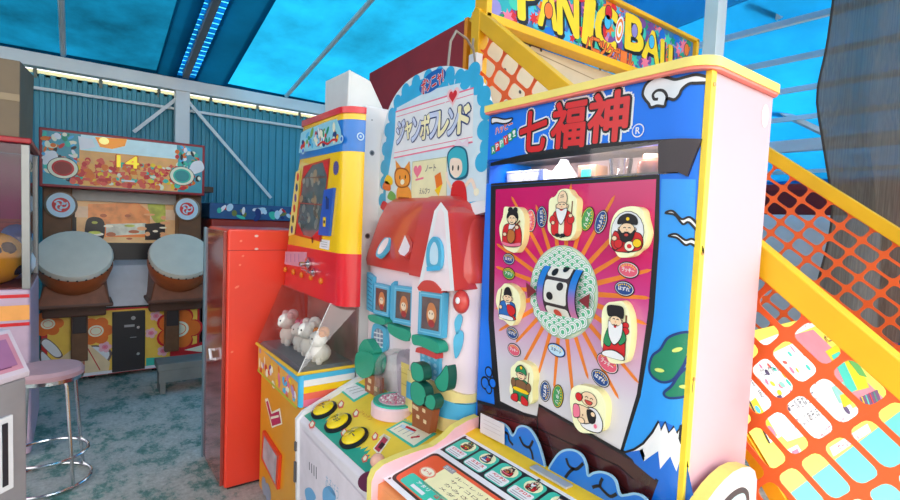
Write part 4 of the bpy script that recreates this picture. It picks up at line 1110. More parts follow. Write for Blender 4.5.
# badge with red lettering
A.ell((432.5, 81.5), .095, .040, M('badge blue', (30, 96, 180), .3), 4.5, rot=.16)
A.text('ポンニャ!', (432.5, 82), .155, .062, white, 5, rot=.17, off=.11); A.text('ポンニャ!', (432.5, 82), .155, .062, red, 6, rot=.17, off=.045)
def heart(A, px, s, mat, k):
    c = A.q(*px); A.poly([(c[0] + s * .062 * 16 * math.sin(t) ** 3 / 1, c[1] + s * .062 * (13 * math.cos(t) - 5 * math.cos(2 * t) - 2 * math.cos(3 * t) - math.cos(4 * t))) for t in [2 * math.pi * i / 26 for i in range(26)]], mat, k, local=True)
heart(A, (453.5, 96), .040, M('heart halo', (250, 200, 206), .3), 5); heart(A, (453.5, 96), .026, red, 6)
for k in range(9):
    a = k * .7; c = A.q(453.5, 96); A.stroke([(c[0] + .045 * math.cos(a), c[1] + .045 * math.sin(a)), (c[0] + .062 * math.cos(a), c[1] + .062 * math.sin(a))], .003, white, 7, local=True)
c0 = A.q(397.5, 133); c1 = A.q(470, 118)
ch = 'ジャンボフレンド'; n = len(ch)
for i, g in enumerate(ch):
    t = (i + .5) / n; c = (c0[0] + (c1[0] - c0[0]) * t, c0[1] + (c1[1] - c0[1]) * t)
    s_ = .072 if g not in 'ャ' else .054; w_ = (c1[0] - c0[0]) / n * (1.02 if g != 'ャ' else .8); hgt = s_ * 1.35
    A.text(g, c, w_, hgt, navy, 7, off=.10, local=True); A.text(g, c, w_, hgt, M('lettering cream', (250, 238, 190), .3) if i % 2 else M('lettering lilac', (206, 214, 240), .3), 8, off=.048, local=True)
# notice card, cat and girl in the lower half
A.poly([(413, 162), (447, 157), (447, 200), (411, 206)], M('card cream', (240, 232, 190), .3), 4); A.stroke([(413, 162), (447, 157), (447, 200), (411, 206)], .004, M('card edge', (190, 190, 150), .4), 4.5, closed=True)
heart(A, (418, 171), .032, pink, 5); A.stroke([(416, 180), (424, 178)], .008, pink, 5); A.text('ノート', (431, 168), .075, .028, M('ink grey', (110, 100, 110), .4), 5, off=.02)
A.poly([(435, 176), (441, 172), (443, 184), (437, 190)], orange, 5); A.poly([(435, 190), (443, 184), (439, 196)], yellow, 5.2)
A.text('えんぴつ', (425, 191), .075, .024, M('ink grey', (110, 100, 110), .4), 5, off=.02)
catc = M('sign orange cat', (236, 150, 60), .35); cdk = M('sign cat brown', (150, 76, 30), .35)
A.blob([(397, 198), (398, 188), (404, 185), (411, 190), (411, 206), (399, 208)], catc, 6); A.blob([(395, 174), (398, 168), (407, 169), (411, 177), (409, 186), (401, 188), (396, 184)], cdk, 6.2); A.blob([(396, 175), (399, 169.5), (406.5, 170.5), (410, 177.5), (408, 185), (401, 186.5), (397, 183)], catc, 6.4)
A.poly([(397, 172), (396, 160), (402, 168)], catc, 6.1); A.poly([(405, 168), (410, 161), (411, 174)], catc, 6.1); A.ell((403, 182), .017, .012, offwhite, 6.6)
for px in ((400.5, 177.5), (406, 177)): A.ell(px, .005, .009, black, 7, n=10)
A.stroke([(399, 198), (410, 199)], .012, cdk, 6.8); A.stroke([(410, 201), (416, 202)], .02, catc, 6.6)
ghair = M('sign girl hair', (60, 176, 196), .35); gsk = M('sign girl skin', (250, 224, 206), .35)
A.blob([(449, 170), (448, 154), (456, 146), (466, 149), (469, 162), (468, 176), (460, 180), (452, 178)], M('hair line', (24, 90, 120), .4), 6); A.blob([(450, 169), (449, 155), (456, 147.5), (465, 150.5), (467.5, 162), (466.5, 174), (459, 178), (453, 176.5)], ghair, 6.2)
A.blob([(450.5, 170), (451, 160), (456, 158), (462, 161), (462.5, 172), (457, 178), (452.5, 175)], gsk, 6.5)
A.poly([(455, 146), (458, 138), (463, 143), (469, 138), (469, 147), (463, 146)], M('ribbon pale', (236, 214, 230), .35), 6.6)
for px in ((453.5, 168), (459, 168)): A.ell(px, .005, .011, black, 7, n=10)
A.blob([(452, 207), (452, 188), (456, 181), (464, 182), (467, 192), (466, 207)], red, 6.3); A.stroke([(466, 186), (472, 180), (476, 190)], .016, gsk, 6.4, smooth=True); A.stroke([(452, 188), (448, 180), (447, 172)], .014, gsk, 6.4, smooth=True); A.ell((477, 192), .016, .014, offwhite, 6.6)
# flowers by the left edge
for px, c in (((387, 186), orange), ((392, 196), M('leaf print', (110, 170, 80), .4)), ((385, 206), red), ((389, 180), yellow)): A.blob([(px[0] - 4, px[1] + 2), (px[0] - 1, px[1] - 5), (px[0] + 4, px[1] - 1), (px[0] + 3, px[1] + 5)], c, 6)
A.build('sign_artwork', root)
MB().tube([(1.24, 1.72, 2.16), (1.255, 1.725, 2.30), (1.30, 1.75, 2.36), (1.40, 1.80, 2.365), (1.465, 1.83, 2.335), (1.482, 1.835, 2.28)], .0055, M('grey cable', (150, 140, 130), .6)).build('power_cable', None, smooth=True)
tag(bpy.data.objects['power_cable'], 'grey power cable arching over the round-topped sign', 'cable')
MB().box(1.197, 1.23, 1.62, 1.86, 1.655, 2.08, wht).build('sign_bracket', root)
# ------------------------------------------------------------------ seven lucky gods machine
root = empty('lucky_gods_game', (1.3, .95, 0), 'large blue medal game with big red kanji title and dice reel', 'arcade machine')
KB = M('cabinet blue', (0, 118, 240), .5, .03, 3, coat=.05)
pinkside = M('blush side laminate', (208, 174, 184), .4, .015, 3)
capy = M('cap pale yellow', (246, 224, 120), .35, .03); capp = M('cap salmon', (244, 130, 116), .4, .03)
Y0, Y1, XB = .585, 1.334, 1.512
def bulge(y):
    t = min(.985, max(0.0, .672 - y) / .085); return .034 * (1 - math.sqrt(1 - t * t))
def warp(r): r = np.array(r); r[0] += bulge(r[1]); return r
# rounded near column of the front
colp = [(1.19, .69), (1.15, .69)] + [(1.15 + bulge(.672 - .0837 * k / 30), .672 - .0837 * k / 30) for k in range(31)] + [(1.19, .588)]
MB().loft([[(x, y, .03) for x, y in colp], [(x, y, 1.922) for x, y in colp]], KB).build('corner_column', root, smooth=True)
mb = MB()
mb.box(1.15, 1.19, .69, Y1, 1.765, 1.922, KB).box(1.15, 1.19, .69, Y1, .03, 1.685, KB).box(1.15, 1.19, 1.322, Y1, 1.685, 1.765, KB)
mb.build('front_panel', root)
MB().box(1.42, XB, Y0 + .01, Y1, .03, 1.922, pinkside).box(1.19, 1.42, Y1 - .012, Y1, .03, 1.922, KB).build('rear_shell', root)
MB().box(1.185, XB, Y0, Y0 + .012, .03, 1.922, pinkside).build('side_panel', root, bevel=.003)
A = ArtY(Y0 - .0004)
A.ell((765, 116), .020, .030, white, 1)
A.build('side_spot', root)
# yellow corner trim with screws
tr = MB().box(1.166, 1.188, Y0 - .004, Y0 + .012, .03, 1.922, M('trim yellow', (250, 216, 60), .35)).build('corner_trim', root, bevel=.002)
mb = MB()
for z in (1.89, 1.50, 1.20, .90): mb.lathe([(.0055, 0), (.0055, .002), (.001, .003)], (1.177, Y0 - .004, z), M('trim screw', (190, 150, 90), .3, metal=.6), 10, (0, -1, 0))
mb.build('screws', tr, smooth=True)
# cap
def cap(z0, z1, o, mat, name):
    P = [(1.531 + o, 1.337 + o), (1.128 - o, 1.337 + o)]
    for i in range(9):
        a = math.pi / 2 * i / 8; P.append((1.128 - o + .06 - .06 * math.cos(a), .568 - o + .06 - .06 * math.sin(a)))
    for i in range(5):
        a = math.pi / 2 * i / 4; P.append((1.531 + o - .03 + .03 * math.sin(a), .568 - o + .03 - .03 * math.cos(a)))
    return MB().loft([[(x, y, z0) for x, y in P], [(x, y, z1) for x, y in P]], mat).build(name, root, smooth=True)
cap(1.922, 1.929, -.003, capp, 'cap_underside'); cap(1.929, 1.951, 0, capy, 'cap')
MB().box(1.2, 1.45, .62, 1.3, 0, .03, rubber).build('plinth', root)

# title and clouds on the blue head
Z5 = lambda x, y: (480 + x / 3.571, 60 + y / 3.571)
A = ArtX(1.15, warp); A.LIFT = .0012; A.FINE = .012
cloud = [Z5(*p) for p in ((583, 122), (592, 92), (612, 72), (640, 60), (672, 64), (700, 70), (735, 60), (770, 50), (808, 60), (800, 74), (770, 80), (745, 84), (722, 104), (712, 126), (695, 142), (672, 138), (665, 150), (660, 166), (634, 164), (612, 170), (604, 156), (592, 142))]
A.poly(A.curve(cloud), M('cloud white', (226, 232, 240), .35), 2, local=True)
A.stroke(cloud, .007, black, 3, smooth=True, closed=True)
A.stroke([Z5(*p) for p in ((668, 146), (668, 126), (655, 110), (634, 110), (620, 124), (624, 140), (638, 140))], .007, black, 3, smooth=True)
A.build('cloud_print', root)
A = ArtX(1.15, warp); A.LIFT = .0012; A.FINE = .012
c2 = [Z5(*p) for p in ((44, 208), (62, 206), (90, 212), (118, 208), (108, 222), (86, 228), (60, 224), (44, 228))]
A.poly(A.curve(c2), white, 2, local=True); A.stroke(c2, .005, black, 3, smooth=True, closed=True)
A.build('cloud_print', root)
A = ArtX(1.15, warp); A.LIFT = .0012; A.FINE = .012
A.ell((638.5, 130.6), .0175, .0175, white, 2); A.ell((638.5, 130.6), .0145, .0145, KB, 3); A.text('R', (638.5, 130.6), .012, .016, white, 4, off=.02)
A.build('registered_mark', root)
A = ArtX(1.15)
c0 = A.q(523, 133); c1 = A.q(627, 114)
for g, x0, x1, y0, y1 in (('七', 521, 546.5, 112, 151), ('福', 553, 585.5, 102, 147), ('神', 590, 628, 93, 141)):
    a, b = A.q(x0, (y0 + y1) / 2), A.q(x1, (y0 + y1) / 2); t, u_ = A.q((x0 + x1) / 2, y0), A.q((x0 + x1) / 2, y1)
    w_, h_ = abs(b[0] - a[0]), abs(t[1] - u_[1]); c = ((a[0] + b[0]) / 2, (t[1] + u_[1]) / 2)
    rt = -.02
    A.text(g, c, w_, h_, white, 3, off=.120, local=True, rot=rt); A.text(g, c, w_, h_, black, 5, off=.078, local=True, rot=rt); A.text(g, c, w_, h_, M('title red', (216, 34, 38), .3), 7, off=.032, local=True, rot=rt)
A.text('ハッピー', (504, 127.5), .085, .026, white, 3, rot=.20, off=.09); A.text('ハッピー', (504, 127.5), .085, .026, red, 4, rot=.20, off=.03)
for i, g in enumerate('APPY!!'):
    px = (493.5 + i * 4.2, 150 - i * 3.3); A.rect(px, .021, .030, (green, red, teal, red, green, green)[i], 3, rot=.2); A.text(g, px, .013, .020, white, 4, rot=.2, off=.02)
A.build('title_lettering', root)
# display window with its recess
box_d = M('display shelf dark', (70, 62, 66), .5)
MB().box(1.19, 1.36, .69, 1.322, 1.679, 1.685, box_d).box(1.19, 1.36, .69, 1.322, 1.765, 1.771, box_d).box(1.355, 1.36, .69, 1.322, 1.685, 1.765, M('display back brown', (150, 124, 124), .5, .3, 9)).build('display_case', root)
A = ArtX(1.15, warp); A.LIFT = .0012; A.FINE = .012
A.poly([(491, 163), (500, 160.5), (517, 156), (550, 149.5), (600, 143.5), (650, 140), (679, 138.5), (679, 141), (600, 153), (540, 160), (491, 166)], black, 2)
A.poly([(660, 142), (679, 138.7), (699, 138.2), (687, 176.5), (678.5, 172), (660, 173.5)], M('dark cap plum', (44, 34, 44), .35, coat=.1), 2.5, h=.006)
A.stroke([(491.5, 184.6), (678, 171.5)], .007, black, 3)
A.build('display_frame', root)
MB().box(1.146, 1.149, .664, 1.332, 1.687, 1.768, glass('display acrylic', (246, 244, 246), .93, .05, .5)).build('display_window', root)
# added fill light, out of sight behind the top lip, brightens the case
lp = bpy.data.lights.new('display_fill', 'AREA'); lp.shape = 'RECTANGLE'; lp.size = .58; lp.size_y = .025; lp.energy = 3.0; lp.color = (1, .96, .9)
lo = bpy.data.objects.new('display_fill', lp); COL.objects.link(lo); lo.location = (1.205, 1.0, 1.762)
lo.rotation_euler = Vector((.45, 0, -.9)).to_track_quat('-Z', 'Y').to_euler()
# things in the display window
def small(name, label, cat, x, y, f, grp=None):
    r_ = empty(name, (x, y, 1.685), label, cat, grp); f(r_); return r_
wbx = M('white carton', (230, 230, 232), .5)
def carton(y):
    def f(r_):
        MB().box(1.22, 1.29, y - .038, y + .038, 1.686, 1.728, wbx).build('carton', r_, bevel=.003)
        MB().box(1.218, 1.292, y - .039, y + .039, 1.728, 1.733, wbx).build('lid', r_, bevel=.001)
    return f
small('small_carton', 'small white carton in the display window, farther from the cone', 'box', 1.255, 1.27, carton(1.27), 'cartons in the display window')
small('small_carton', 'small white carton in the display window, touching the white cone', 'box', 1.255, 1.18, carton(1.18), 'cartons in the display window')
small('paper_cone', 'white cone standing in the display window', 'cone', 1.25, 1.075, lambda r_: (MB().lathe([(.058, 0), (.056, .012), (.02, .060), (.012, .075), (.002, .077)], (1.25, 1.075, 1.686), wbx, 20).build('cone', r_, smooth=True), MB().box(1.20, 1.215, 1.115, 1.14, 1.686, 1.73, white).build('tag', r_)))
small('brown_box', 'small brown box with a teal patch in the display window', 'box', 1.25, .965, lambda r_: (MB().box(1.22, 1.28, .93, .995, 1.686, 1.735, M('kraft brown', (150, 110, 90), .6)).build('carton', r_, bevel=.002), MB().box(1.218, 1.22, .945, .98, 1.70, 1.722, teal).build('label_patch', r_)))
small('display_tray', 'yellow tray under a clear cup in the display window', 'tray', 1.24, .87, lambda r_: MB().hexa([(1.19, .80, 1.686), (1.29, .80, 1.686), (1.29, .92, 1.686), (1.19, .92, 1.686)], [(1.185, .79, 1.695), (1.295, .79, 1.695), (1.295, .93, 1.695), (1.185, .93, 1.695)], yellow).build('tray', r_))
small('clear_cup', 'clear cup on the yellow tray in the display window', 'cup', 1.24, .86, lambda r_: (MB().lathe([(.028, .011), (.034, .06)], (1.24, .86, 1.686), glass('cup clear', (240, 240, 240), .82), 18).build('cup_wall', r_, smooth=True), MB().lathe([(.0275, .010), (.0275, .012)], (1.24, .86, 1.686), white, 18).build('cup_base', r_)))
small('brown_jar', 'round brown jar at the near end of the display window', 'jar', 1.24, .765, lambda r_: (MB().lathe([(.030, .001), (.036, .02), (.034, .045), (.022, .055)], (1.24, .765, 1.686), M('jar brown', (124, 70, 56), .25, coat=.5), 18).build('body', r_, smooth=True), MB().lathe([(.022, .055), (.022, .066), (.002, .067)], (1.24, .765, 1.686), M('jar lid', (190, 150, 130), .4), 18).build('lid', r_, smooth=True)))
small('maroon_tin', 'low maroon tin beside the brown jar in the display window', 'tin', 1.24, .71, lambda r_: (MB().lathe([(.024, .001), (.024, .038)], (1.25, .712, 1.686), M('tin maroon', (120, 50, 50), .3, metal=.3), 18).build('body', r_, smooth=True), MB().lathe([(.025, .038), (.025, .044), (.002, .045)], (1.25, .712, 1.686), M('tin lid', (170, 120, 110), .3, metal=.3), 18).build('lid', r_, smooth=True)))

# sail-shaped play panel
pm, nt, b = node_mat('sail panel print')
tc = nt.nodes.new('ShaderNodeTexCoord'); sx = nt.nodes.new('ShaderNodeSeparateXYZ'); nt.links.new(tc.outputs['Object'], sx.inputs[0])
mr = nt.nodes.new('ShaderNodeMapRange'); mr.inputs[1].default_value = .93; mr.inputs[2].default_value = 1.68; nt.links.new(sx.outputs[2], mr.inputs[0])
r1 = ramp(nt, mr.outputs[0], [(0.0, (222, 220, 224)), (0.22, (214, 208, 220)), (0.42, (206, 150, 192)), (0.60, (206, 60, 136)), (0.72, (204, 20, 104)), (1.0, (204, 20, 104))])
nt.links.new(r1.outputs[0], b.inputs['Base Color']); b.inputs['Roughness'].default_value = .25; b.inputs['Coat Weight'].default_value = .35
PAN = [(493.5, 187), (659, 176), (657, 240), (652, 310), (641, 394), (624, 455), (580, 445), (498, 405), (491, 320), (492, 264)]
A = ArtX(1.15, None)
A.poly([(491, 186), (660, 174.5), (659, 240), (654.5, 310), (644, 394), (628, 458), (580, 450), (495, 408), (488.5, 320), (489.5, 264)], black, 1)
A.poly([(496, 189.5), (656.5, 179), (654, 240), (648.5, 310), (637, 394), (620, 452), (580, 440), (500.5, 401), (494, 320), (495, 264)], pm, 2)
cen = A.q(562.4, 292)
rayc = M('ray orange', (236, 128, 44), .35)
inner = [A.q(*p) for p in [(497, 190.5), (655, 180.5), (652.5, 240), (647, 310), (635.5, 394), (619, 448), (580, 436), (502, 399), (495.5, 320), (496.5, 264)]]
def inside(p, P):
    r_ = False; j = len(P) - 1
    for i in range(len(P)):
        if (P[i][1] > p[1]) != (P[j][1] > p[1]) and p[0] < (P[j][0] - P[i][0]) * (p[1] - P[i][1]) / (P[j][1] - P[i][1]) + P[i][0]: r_ = not r_
        j = i
    return r_
for i in range(26):
    a = 2 * math.pi * (i + .35) / 26; L = .30 + .06 * math.sin(i * 2.3)
    while L > .15 and not inside((cen[0] + L * math.cos(a), cen[1] + L * math.sin(a)), inner): L -= .01
    d = (math.cos(a), math.sin(a)); nx = (-d[1], d[0])
    A.poly([(cen[0] + d[0] * r + nx[0] * w_, cen[1] + d[1] * r + nx[1] * w_) for r, w_ in ((.12, .0075), (L, .0045), (L + .012, 0), (L, -.0045), (.12, -.0075))], rayc, 3, local=True)
# scale-patterned disc
DA, DB = .128, .138
A.ell(cen, DA, DB, M('disc rim', (190, 206, 190), .3), 5, local=True, n=48); A.ell(cen, DA - .004, DB - .004, M('disc cream', (222, 230, 208), .3), 6, local=True, n=48)
sg = M('scale green', (88, 186, 140), .35); lay = 7
for row in range(13, -14, -1):
    for k in range(-6, 7):
        x = k * .034 + (.017 if row % 2 else 0); y = row * .0105
        if (x / (DA - .018)) ** 2 + (y / (DB - .018)) ** 2 > 1: continue
        for r, c in ((.0185, sg), (.0168, white), (.0125, sg), (.0108, white), (.0066, sg)):
            A.ell((cen[0] + x, cen[1] + y), r, r, c, lay, local=True, n=14); lay += .02
A.build('play_panel', root)
# dice reel
reel_c = np.array((1.15 + .075, -cen[0], cen[1]))
def rwarp(r):
    r = np.array(r); dz = max(-.098, min(.098, r[2] - reel_c[2])); lift = 1.15 - r[0]
    r[0] = reel_c[0] - math.sqrt(.105 ** 2 - dz * dz) - lift; return r
A = ArtX(1.15, rwarp); A.LAY = .0016; A.FINE = .02
tl = -.03
A.rect(cen, .150, .164, black, 1, rot=tl, local=True)
rimm, nt, b = node_mat('reel rim blue to pink')
tc = nt.nodes.new('ShaderNodeTexCoord'); sx = nt.nodes.new('ShaderNodeSeparateXYZ'); nt.links.new(tc.outputs['Object'], sx.inputs[0])
mr = nt.nodes.new('ShaderNodeMapRange'); mr.inputs[1].default_value = float(cen[1] - .08); mr.inputs[2].default_value = float(cen[1] + .08); nt.links.new(sx.outputs[2], mr.inputs[0])
r1 = ramp(nt, mr.outputs[0], [(0.1, (206, 120, 170)), (.45, (150, 110, 180)), (.62, (40, 120, 210)), (1, (30, 130, 220))]); nt.links.new(r1.outputs[0], b.inputs['Base Color']); b.inputs['Roughness'].default_value = .3
for s_ in (-1, 1): A.rect((cen[0] + s_ * .060, cen[1]), .024, .162, rimm, 2, rot=tl, local=True)
A.rect(cen, .092, .162, M('reel gap', (60, 50, 54), .4), 2, rot=tl, local=True)
tile = M('tile ivory', (232, 230, 224), .35)
for dy, hh in ((.062, .036), (.0, .068), (-.064, .040)):
    A.rect((cen[0], cen[1] + dy), .084, hh, tile, 3, rot=tl, r=.009, local=True)
for dx, dy, c, r in ((.018, .020, black, .0125), (-.018, -.012, black, .0125), (-.016, .058, black, .011), (.018, .072, black, .011), (.0, -.062, M('pip red', (216, 70, 50), .4), .014)):
    A.ell((cen[0] + dx, cen[1] + dy), r, min(r, .012), c, 4, local=True)
A.build('dice_reel', root)
A = ArtX(1.15)
darkr = M('pointer maroon', (130, 40, 50), .35)
A.poly([(530.5, 282), (541, 291), (532, 298)], darkr, 40); A.build('pointer', root)
A = ArtX(1.15); A.poly([(594.5, 293), (583, 300), (593, 309)], darkr, 40); A.build('pointer', root)
# badges
A = ArtX(1.15)
def badge(px, a, b, c1, txt, rot, c2=white, tc_=white):
    A = ArtX(1.15)
    A.ell(px, a + .003, b + .003, black, 6, rot=rot); A.ell(px, a, b, c2, 7, rot=rot); A.ell(px, a - .0016, b - .0016, c1, 8, rot=rot)
    lng = max(a, b); r2 = rot if a >= b else rot - math.pi / 2
    A.text(txt, px, lng * 1.25, min(a, b) * .62, tc_, 9, rot=r2, off=.03)
    for k in range(-3, 4):
        an = r2 + math.pi / 2 + k * .34; c = A.q(*px); a_, b_ = (a, b) if a >= b else (b, a)
        lx, ly = (a_ - .007) * math.sin(k * .34), (b_ - .006) * math.cos(k * .34)
        x = lx * math.cos(r2) - ly * math.sin(r2); y = lx * math.sin(r2) + ly * math.cos(r2)
        A.ell((c[0] + x, c[1] + y), .0022, .0022, yellow if c1 is not navy else paleblue, 9.2, local=True, n=6)
    A.build('badge', root)
bpink = M('badge rose', (226, 92, 120), .35); bgreen = M('badge green', (60, 150, 90), .35); bblue = M('badge navy', (24, 70, 140), .35)
badge((531.6, 220.5), .019, .034, bpink, 'ラッキー', .10); badge((542.4, 217), .019, .031, bblue, 'はずれ', .10)
badge((588, 219), .019, .033, bgreen, 'アタリ', -.28, yellow); badge((601.5, 222), .017, .031, bblue, 'はずれ', -.30)
badge((509.4, 259), .025, .0165, bblue, 'はずれ', -.1); badge((509.4, 273.6), .027, .018, bgreen, 'アタリ', -.1, yellow)
badge((629, 270), .029, .019, bpink, 'ラッキー', -.1); badge((625, 288.6), .027, .0175, bblue, 'はずれ', -.05)
badge((513, 333), .025, .0175, bblue, 'はずれ', -.1); badge((514.7, 349.8), .028, .0185, bpink, 'ラッキー', -.1)
badge((557, 350), .032, .0165, paleblue, 'スタート', -.12, blue, navy)
badge((608, 363), .033, .022, bpink, 'ラッキー', -.35); badge((601, 378), .028, .019, bblue, 'はずれ', -.35)
badge((545.8, 391), .019, .030, bblue, 'はずれ', -.05); badge((558.4, 396), .019, .033, bgreen, 'アタリ', -.08, yellow)
# the seven raised plaques
cream = M('plaque cream', (255, 252, 206), .35, .02, coat=.3); creams = M('plaque side', (250, 240, 170), .4, .02)
def god(A, c, w, h, kind, base, k0=1):
    k = [k0]
    def P(pts): return [(c[0] + x * w, c[1] + y * h) for x, y in pts]
    def bl(pts, mat, out=True):
        Q_ = P(pts); cx = sum(p[0] for p in Q_) / len(Q_); cy = sum(p[1] for p in Q_) / len(Q_)
        if out:
            e = .0022
            A.blob([(p[0] + (p[0] - cx) / (abs(p[0] - cx) + abs(p[1] - cy) + 1e-6) * e * 1.4, p[1] + (p[1] - cy) / (abs(p[0] - cx) + abs(p[1] - cy) + 1e-6) * e * 1.4) for p in Q_], black, k[0], local=True, base=base)
        A.blob(Q_, mat, k[0] + .4, local=True, base=base); k[0] += .6
    def el(x, y, a, b, mat, out=True, rot=0):
        if out: A.ell((c[0] + x * w, c[1] + y * h), a * w + .0016, b * h + .0016, black, k[0], rot, local=True, n=18, base=base)
        A.ell((c[0] + x * w, c[1] + y * h), a * w, b * h, mat, k[0] + .4, rot, local=True, n=18, base=base); k[0] += .6
    def ln(pts, wd=.0022, mat=black):
        A.stroke(P(pts), wd, mat, k[0], local=True, smooth=True, base=base); k[0] += .2
    def face(y, r, ry, beard=None):
        el(-r * .98, y, .05, .04, skin); el(r * .98, y, .05, .04, skin)
        el(0, y, r, ry, skin)
        ln([(-.11, y + .03), (-.07, y + .045), (-.03, y + .03)]); ln([(.03, y + .03), (.07, y + .045), (.11, y + .03)])
        el(0, y - .01, .025, .018, M('nose pink', (236, 170, 130), .45), False)
        ln([(-.06, y - .055), (0, y - .075), (.06, y - .055)])
    dk, r_, g_, b_, y_ = black, red, M('robe green', (40, 140, 90), .4), M('robe blue', (40, 110, 190), .4), yellow
    if kind == 'scholar':      # long forehead, white beard, red robe, staff
        ln([(.36, .28), (.33, -.40)], .004, brown)
        bl([(-.30, .04), (.30, .04), (.36, -.40), (0, -.43), (-.36, -.40)], r_); bl([(-.07, .04), (.07, .04), (.09, -.42), (-.09, -.42)], offwhite)
        el(-.34, -.12, .12, .09, r_); el(.34, -.10, .12, .09, r_); el(-.32, -.18, .06, .035, skin); el(.33, -.02, .06, .035, skin)
        el(0, .33, .17, .16, skin); face(.17, .19, .085); bl([(-.20, .12), (0, .09), (.20, .12), (.13, -.08), (0, -.20), (-.13, -.08)], white); ln([(-.06, .10), (0, .085), (.06, .10)], .003, r_)
        ln([(-.06, .40), (.06, .41)], .0015); ln([(-.07, .36), (.07, .37)], .0015); el(-.10, -.44, .09, .03, dk); el(.10, -.44, .09, .03, dk)
    elif kind == 'lute':       # black hair in a bun, red robe, lute
        bl([(-.32, .06), (.30, .06), (.42, -.34), (.2, -.44), (-.25, -.44), (-.40, -.30)], r_); bl([(-.12, .08), (.12, .08), (.10, -.1), (-.12, -.1)], white)
        el(0, .26, .26, .19, dk, False); el(-.1, .43, .11, .07, dk, False); el(.12, .43, .10, .07, dk, False); face(.20, .17, .11)
        bl([(-.10, -.05), (.12, -.08), (.16, -.26), (0, -.36), (-.16, -.26)], M('lute brown', (190, 110, 50), .4)); ln([(.02, -.06), (.36, .18)], .006, brown); el(-.28, -.16, .07, .04, skin); el(.24, .02, .07, .04, skin)
        bl([(-.42, -.34), (-.2, -.44), (.36, -.42), (.42, -.34), (0, -.38)], pink)
    elif kind == 'mallet':     # black cap, beard, seated in a white ring
        el(0, .0, .48, .47, white); bl([(-.36, -.02), (.36, -.02), (.44, -.34), (.1, -.44), (-.38, -.42)], r_); bl([(-.36, .0), (-.46, -.28), (-.3, -.42), (-.14, -.2)], r_)
        face(.06, .22, .14); bl([(-.24, .06), (-.12, -.03), (0, -.02), (.12, -.03), (.24, .06), (.16, -.16), (0, -.22), (-.16, -.16)], dk); el(0, -.07, .06, .03, M('lip red', (210, 70, 60), .4), False)
        bl([(-.26, .18), (-.20, .34), (.02, .40), (.24, .34), (.28, .18), (0, .22)], dk); el(.02, .30, .05, .04, y_)
        el(-.22, -.28, .12, .10, r_); el(.12, -.32, .14, .11, offwhite); el(.12, -.32, .07, .05, r_, False); el(.34, -.24, .12, .09, y_); el(-.34, -.16, .07, .05, skin)
    elif kind == 'fisher':     # tall black cap, blue robe, red fish
        ln([(-.32, .40), (-.40, -.20)], .004, brown)
        bl([(-.30, .04), (.30, .04), (.38, -.34), (.2, -.44), (-.2, -.44), (-.38, -.34)], b_); bl([(-.10, .06), (.10, .06), (.04, -.12)], white)
        face(.17, .20, .12); bl([(-.16, .25), (-.12, .42), (.02, .47), (.12, .40), (.18, .26), (0, .29)], dk)
        bl([(.02, -.02), (.30, -.04), (.40, -.18), (.24, -.32), (.06, -.22)], r_); bl([(.30, -.28), (.44, -.36), (.34, -.40)], r_); el(-.30, -.12, .07, .05, skin)
        bl([(-.30, -.34), (.26, -.34), (.28, -.43), (-.28, -.43)], white)
    elif kind == 'sage':       # black cap, long white beard, green and red robe, staff with a gourd
        ln([(.34, .34), (.36, -.36)], .005, brown); el(.34, .16, .10, .05, r_); el(.34, .06, .12, .06, r_)
        bl([(-.24, .02), (.24, .02), (.36, -.42), (0, -.45), (-.40, -.42)], r_); bl([(-.26, .06), (-.10, .04), (-.16, -.26), (-.40, -.22)], g_); bl([(.26, .06), (.10, .04), (.16, -.20), (.38, -.10)], g_)
        face(.20, .20, .10); bl([(-.24, .18), (-.1, .12), (.1, .12), (.24, .18), (.22, -.06), (0, -.22), (-.20, -.08)], white); el(0, .10, .05, .02, r_, False)
        bl([(-.24, .28), (-.30, .44), (-.05, .47), (.22, .46), (.24, .28), (0, .31)], dk)
        bl([(-.36, -.40), (.0, -.34), (.34, -.40), (.30, -.47), (-.34, -.47)], white)
    elif kind == 'warrior':    # helmet, brown and green armour, spear
        ln([(.32, .36), (.26, -.40)], .004, brown)
        bl([(-.28, .08), (.28, .08), (.32, -.28), (.24, -.42), (-.24, -.42), (-.32, -.28)], g_); bl([(-.20, .06), (.20, .06), (.18, -.16), (-.18, -.16)], M('armour brown', (130, 90, 60), .4)); bl([(-.30, -.12), (.30, -.12), (.28, -.20), (-.28, -.20)], y_)
        el(-.34, -.02, .10, .11, M('armour brown', (130, 90, 60), .4)); el(.34, -.02, .10, .11, M('armour brown', (130, 90, 60), .4))
        face(.22, .17, .11); bl([(-.22, .28), (-.18, .40), (0, .47), (.18, .40), (.22, .28), (0, .32)], g_); el(0, .42, .05, .04, y_); ln([(-.10, .27), (.10, .27)], .003)
        bl([(-.34, -.34), (-.12, -.28), (-.10, -.46), (-.36, -.46)], r_); bl([(.10, -.28), (.34, -.34), (.36, -.46), (.10, -.46)], r_)
    else:                      # smiling and bald, big belly, leaning on a white sack
        bl([(.0, .02), (.26, .06), (.46, -.14), (.44, -.38), (.16, -.46), (-.14, -.42), (-.16, -.2)], white); bl([(-.30, .02), (.18, .0), (.24, -.18), (-.06, -.34), (-.36, -.22)], skin); bl([(-.42, -.02), (-.26, .0), (-.22, -.22), (-.40, -.28)], pink)
        el(.04, .24, .24, .16, skin); ln([(-.08, .26), (-.02, .29), (.02, .26)]); ln([(.08, .26), (.13, .29), (.17, .26)]); bl([(-.06, .20), (.14, .20), (.10, .13), (0, .13)], M('lip red', (210, 70, 60), .4)); el(-.20, .24, .05, .05, skin)
        bl([(.02, -.02), (.24, -.02), (.26, -.22), (.10, -.26)], dk); el(.2, -.06, .06, .05, skin); el(-.26, .22, .10, .09, r_); el(-.14, -.30, .10, .06, skin); el(-.10, -.16, .02, .02, brown, False)
        el(.30, -.30, .05, .05, pink, False)
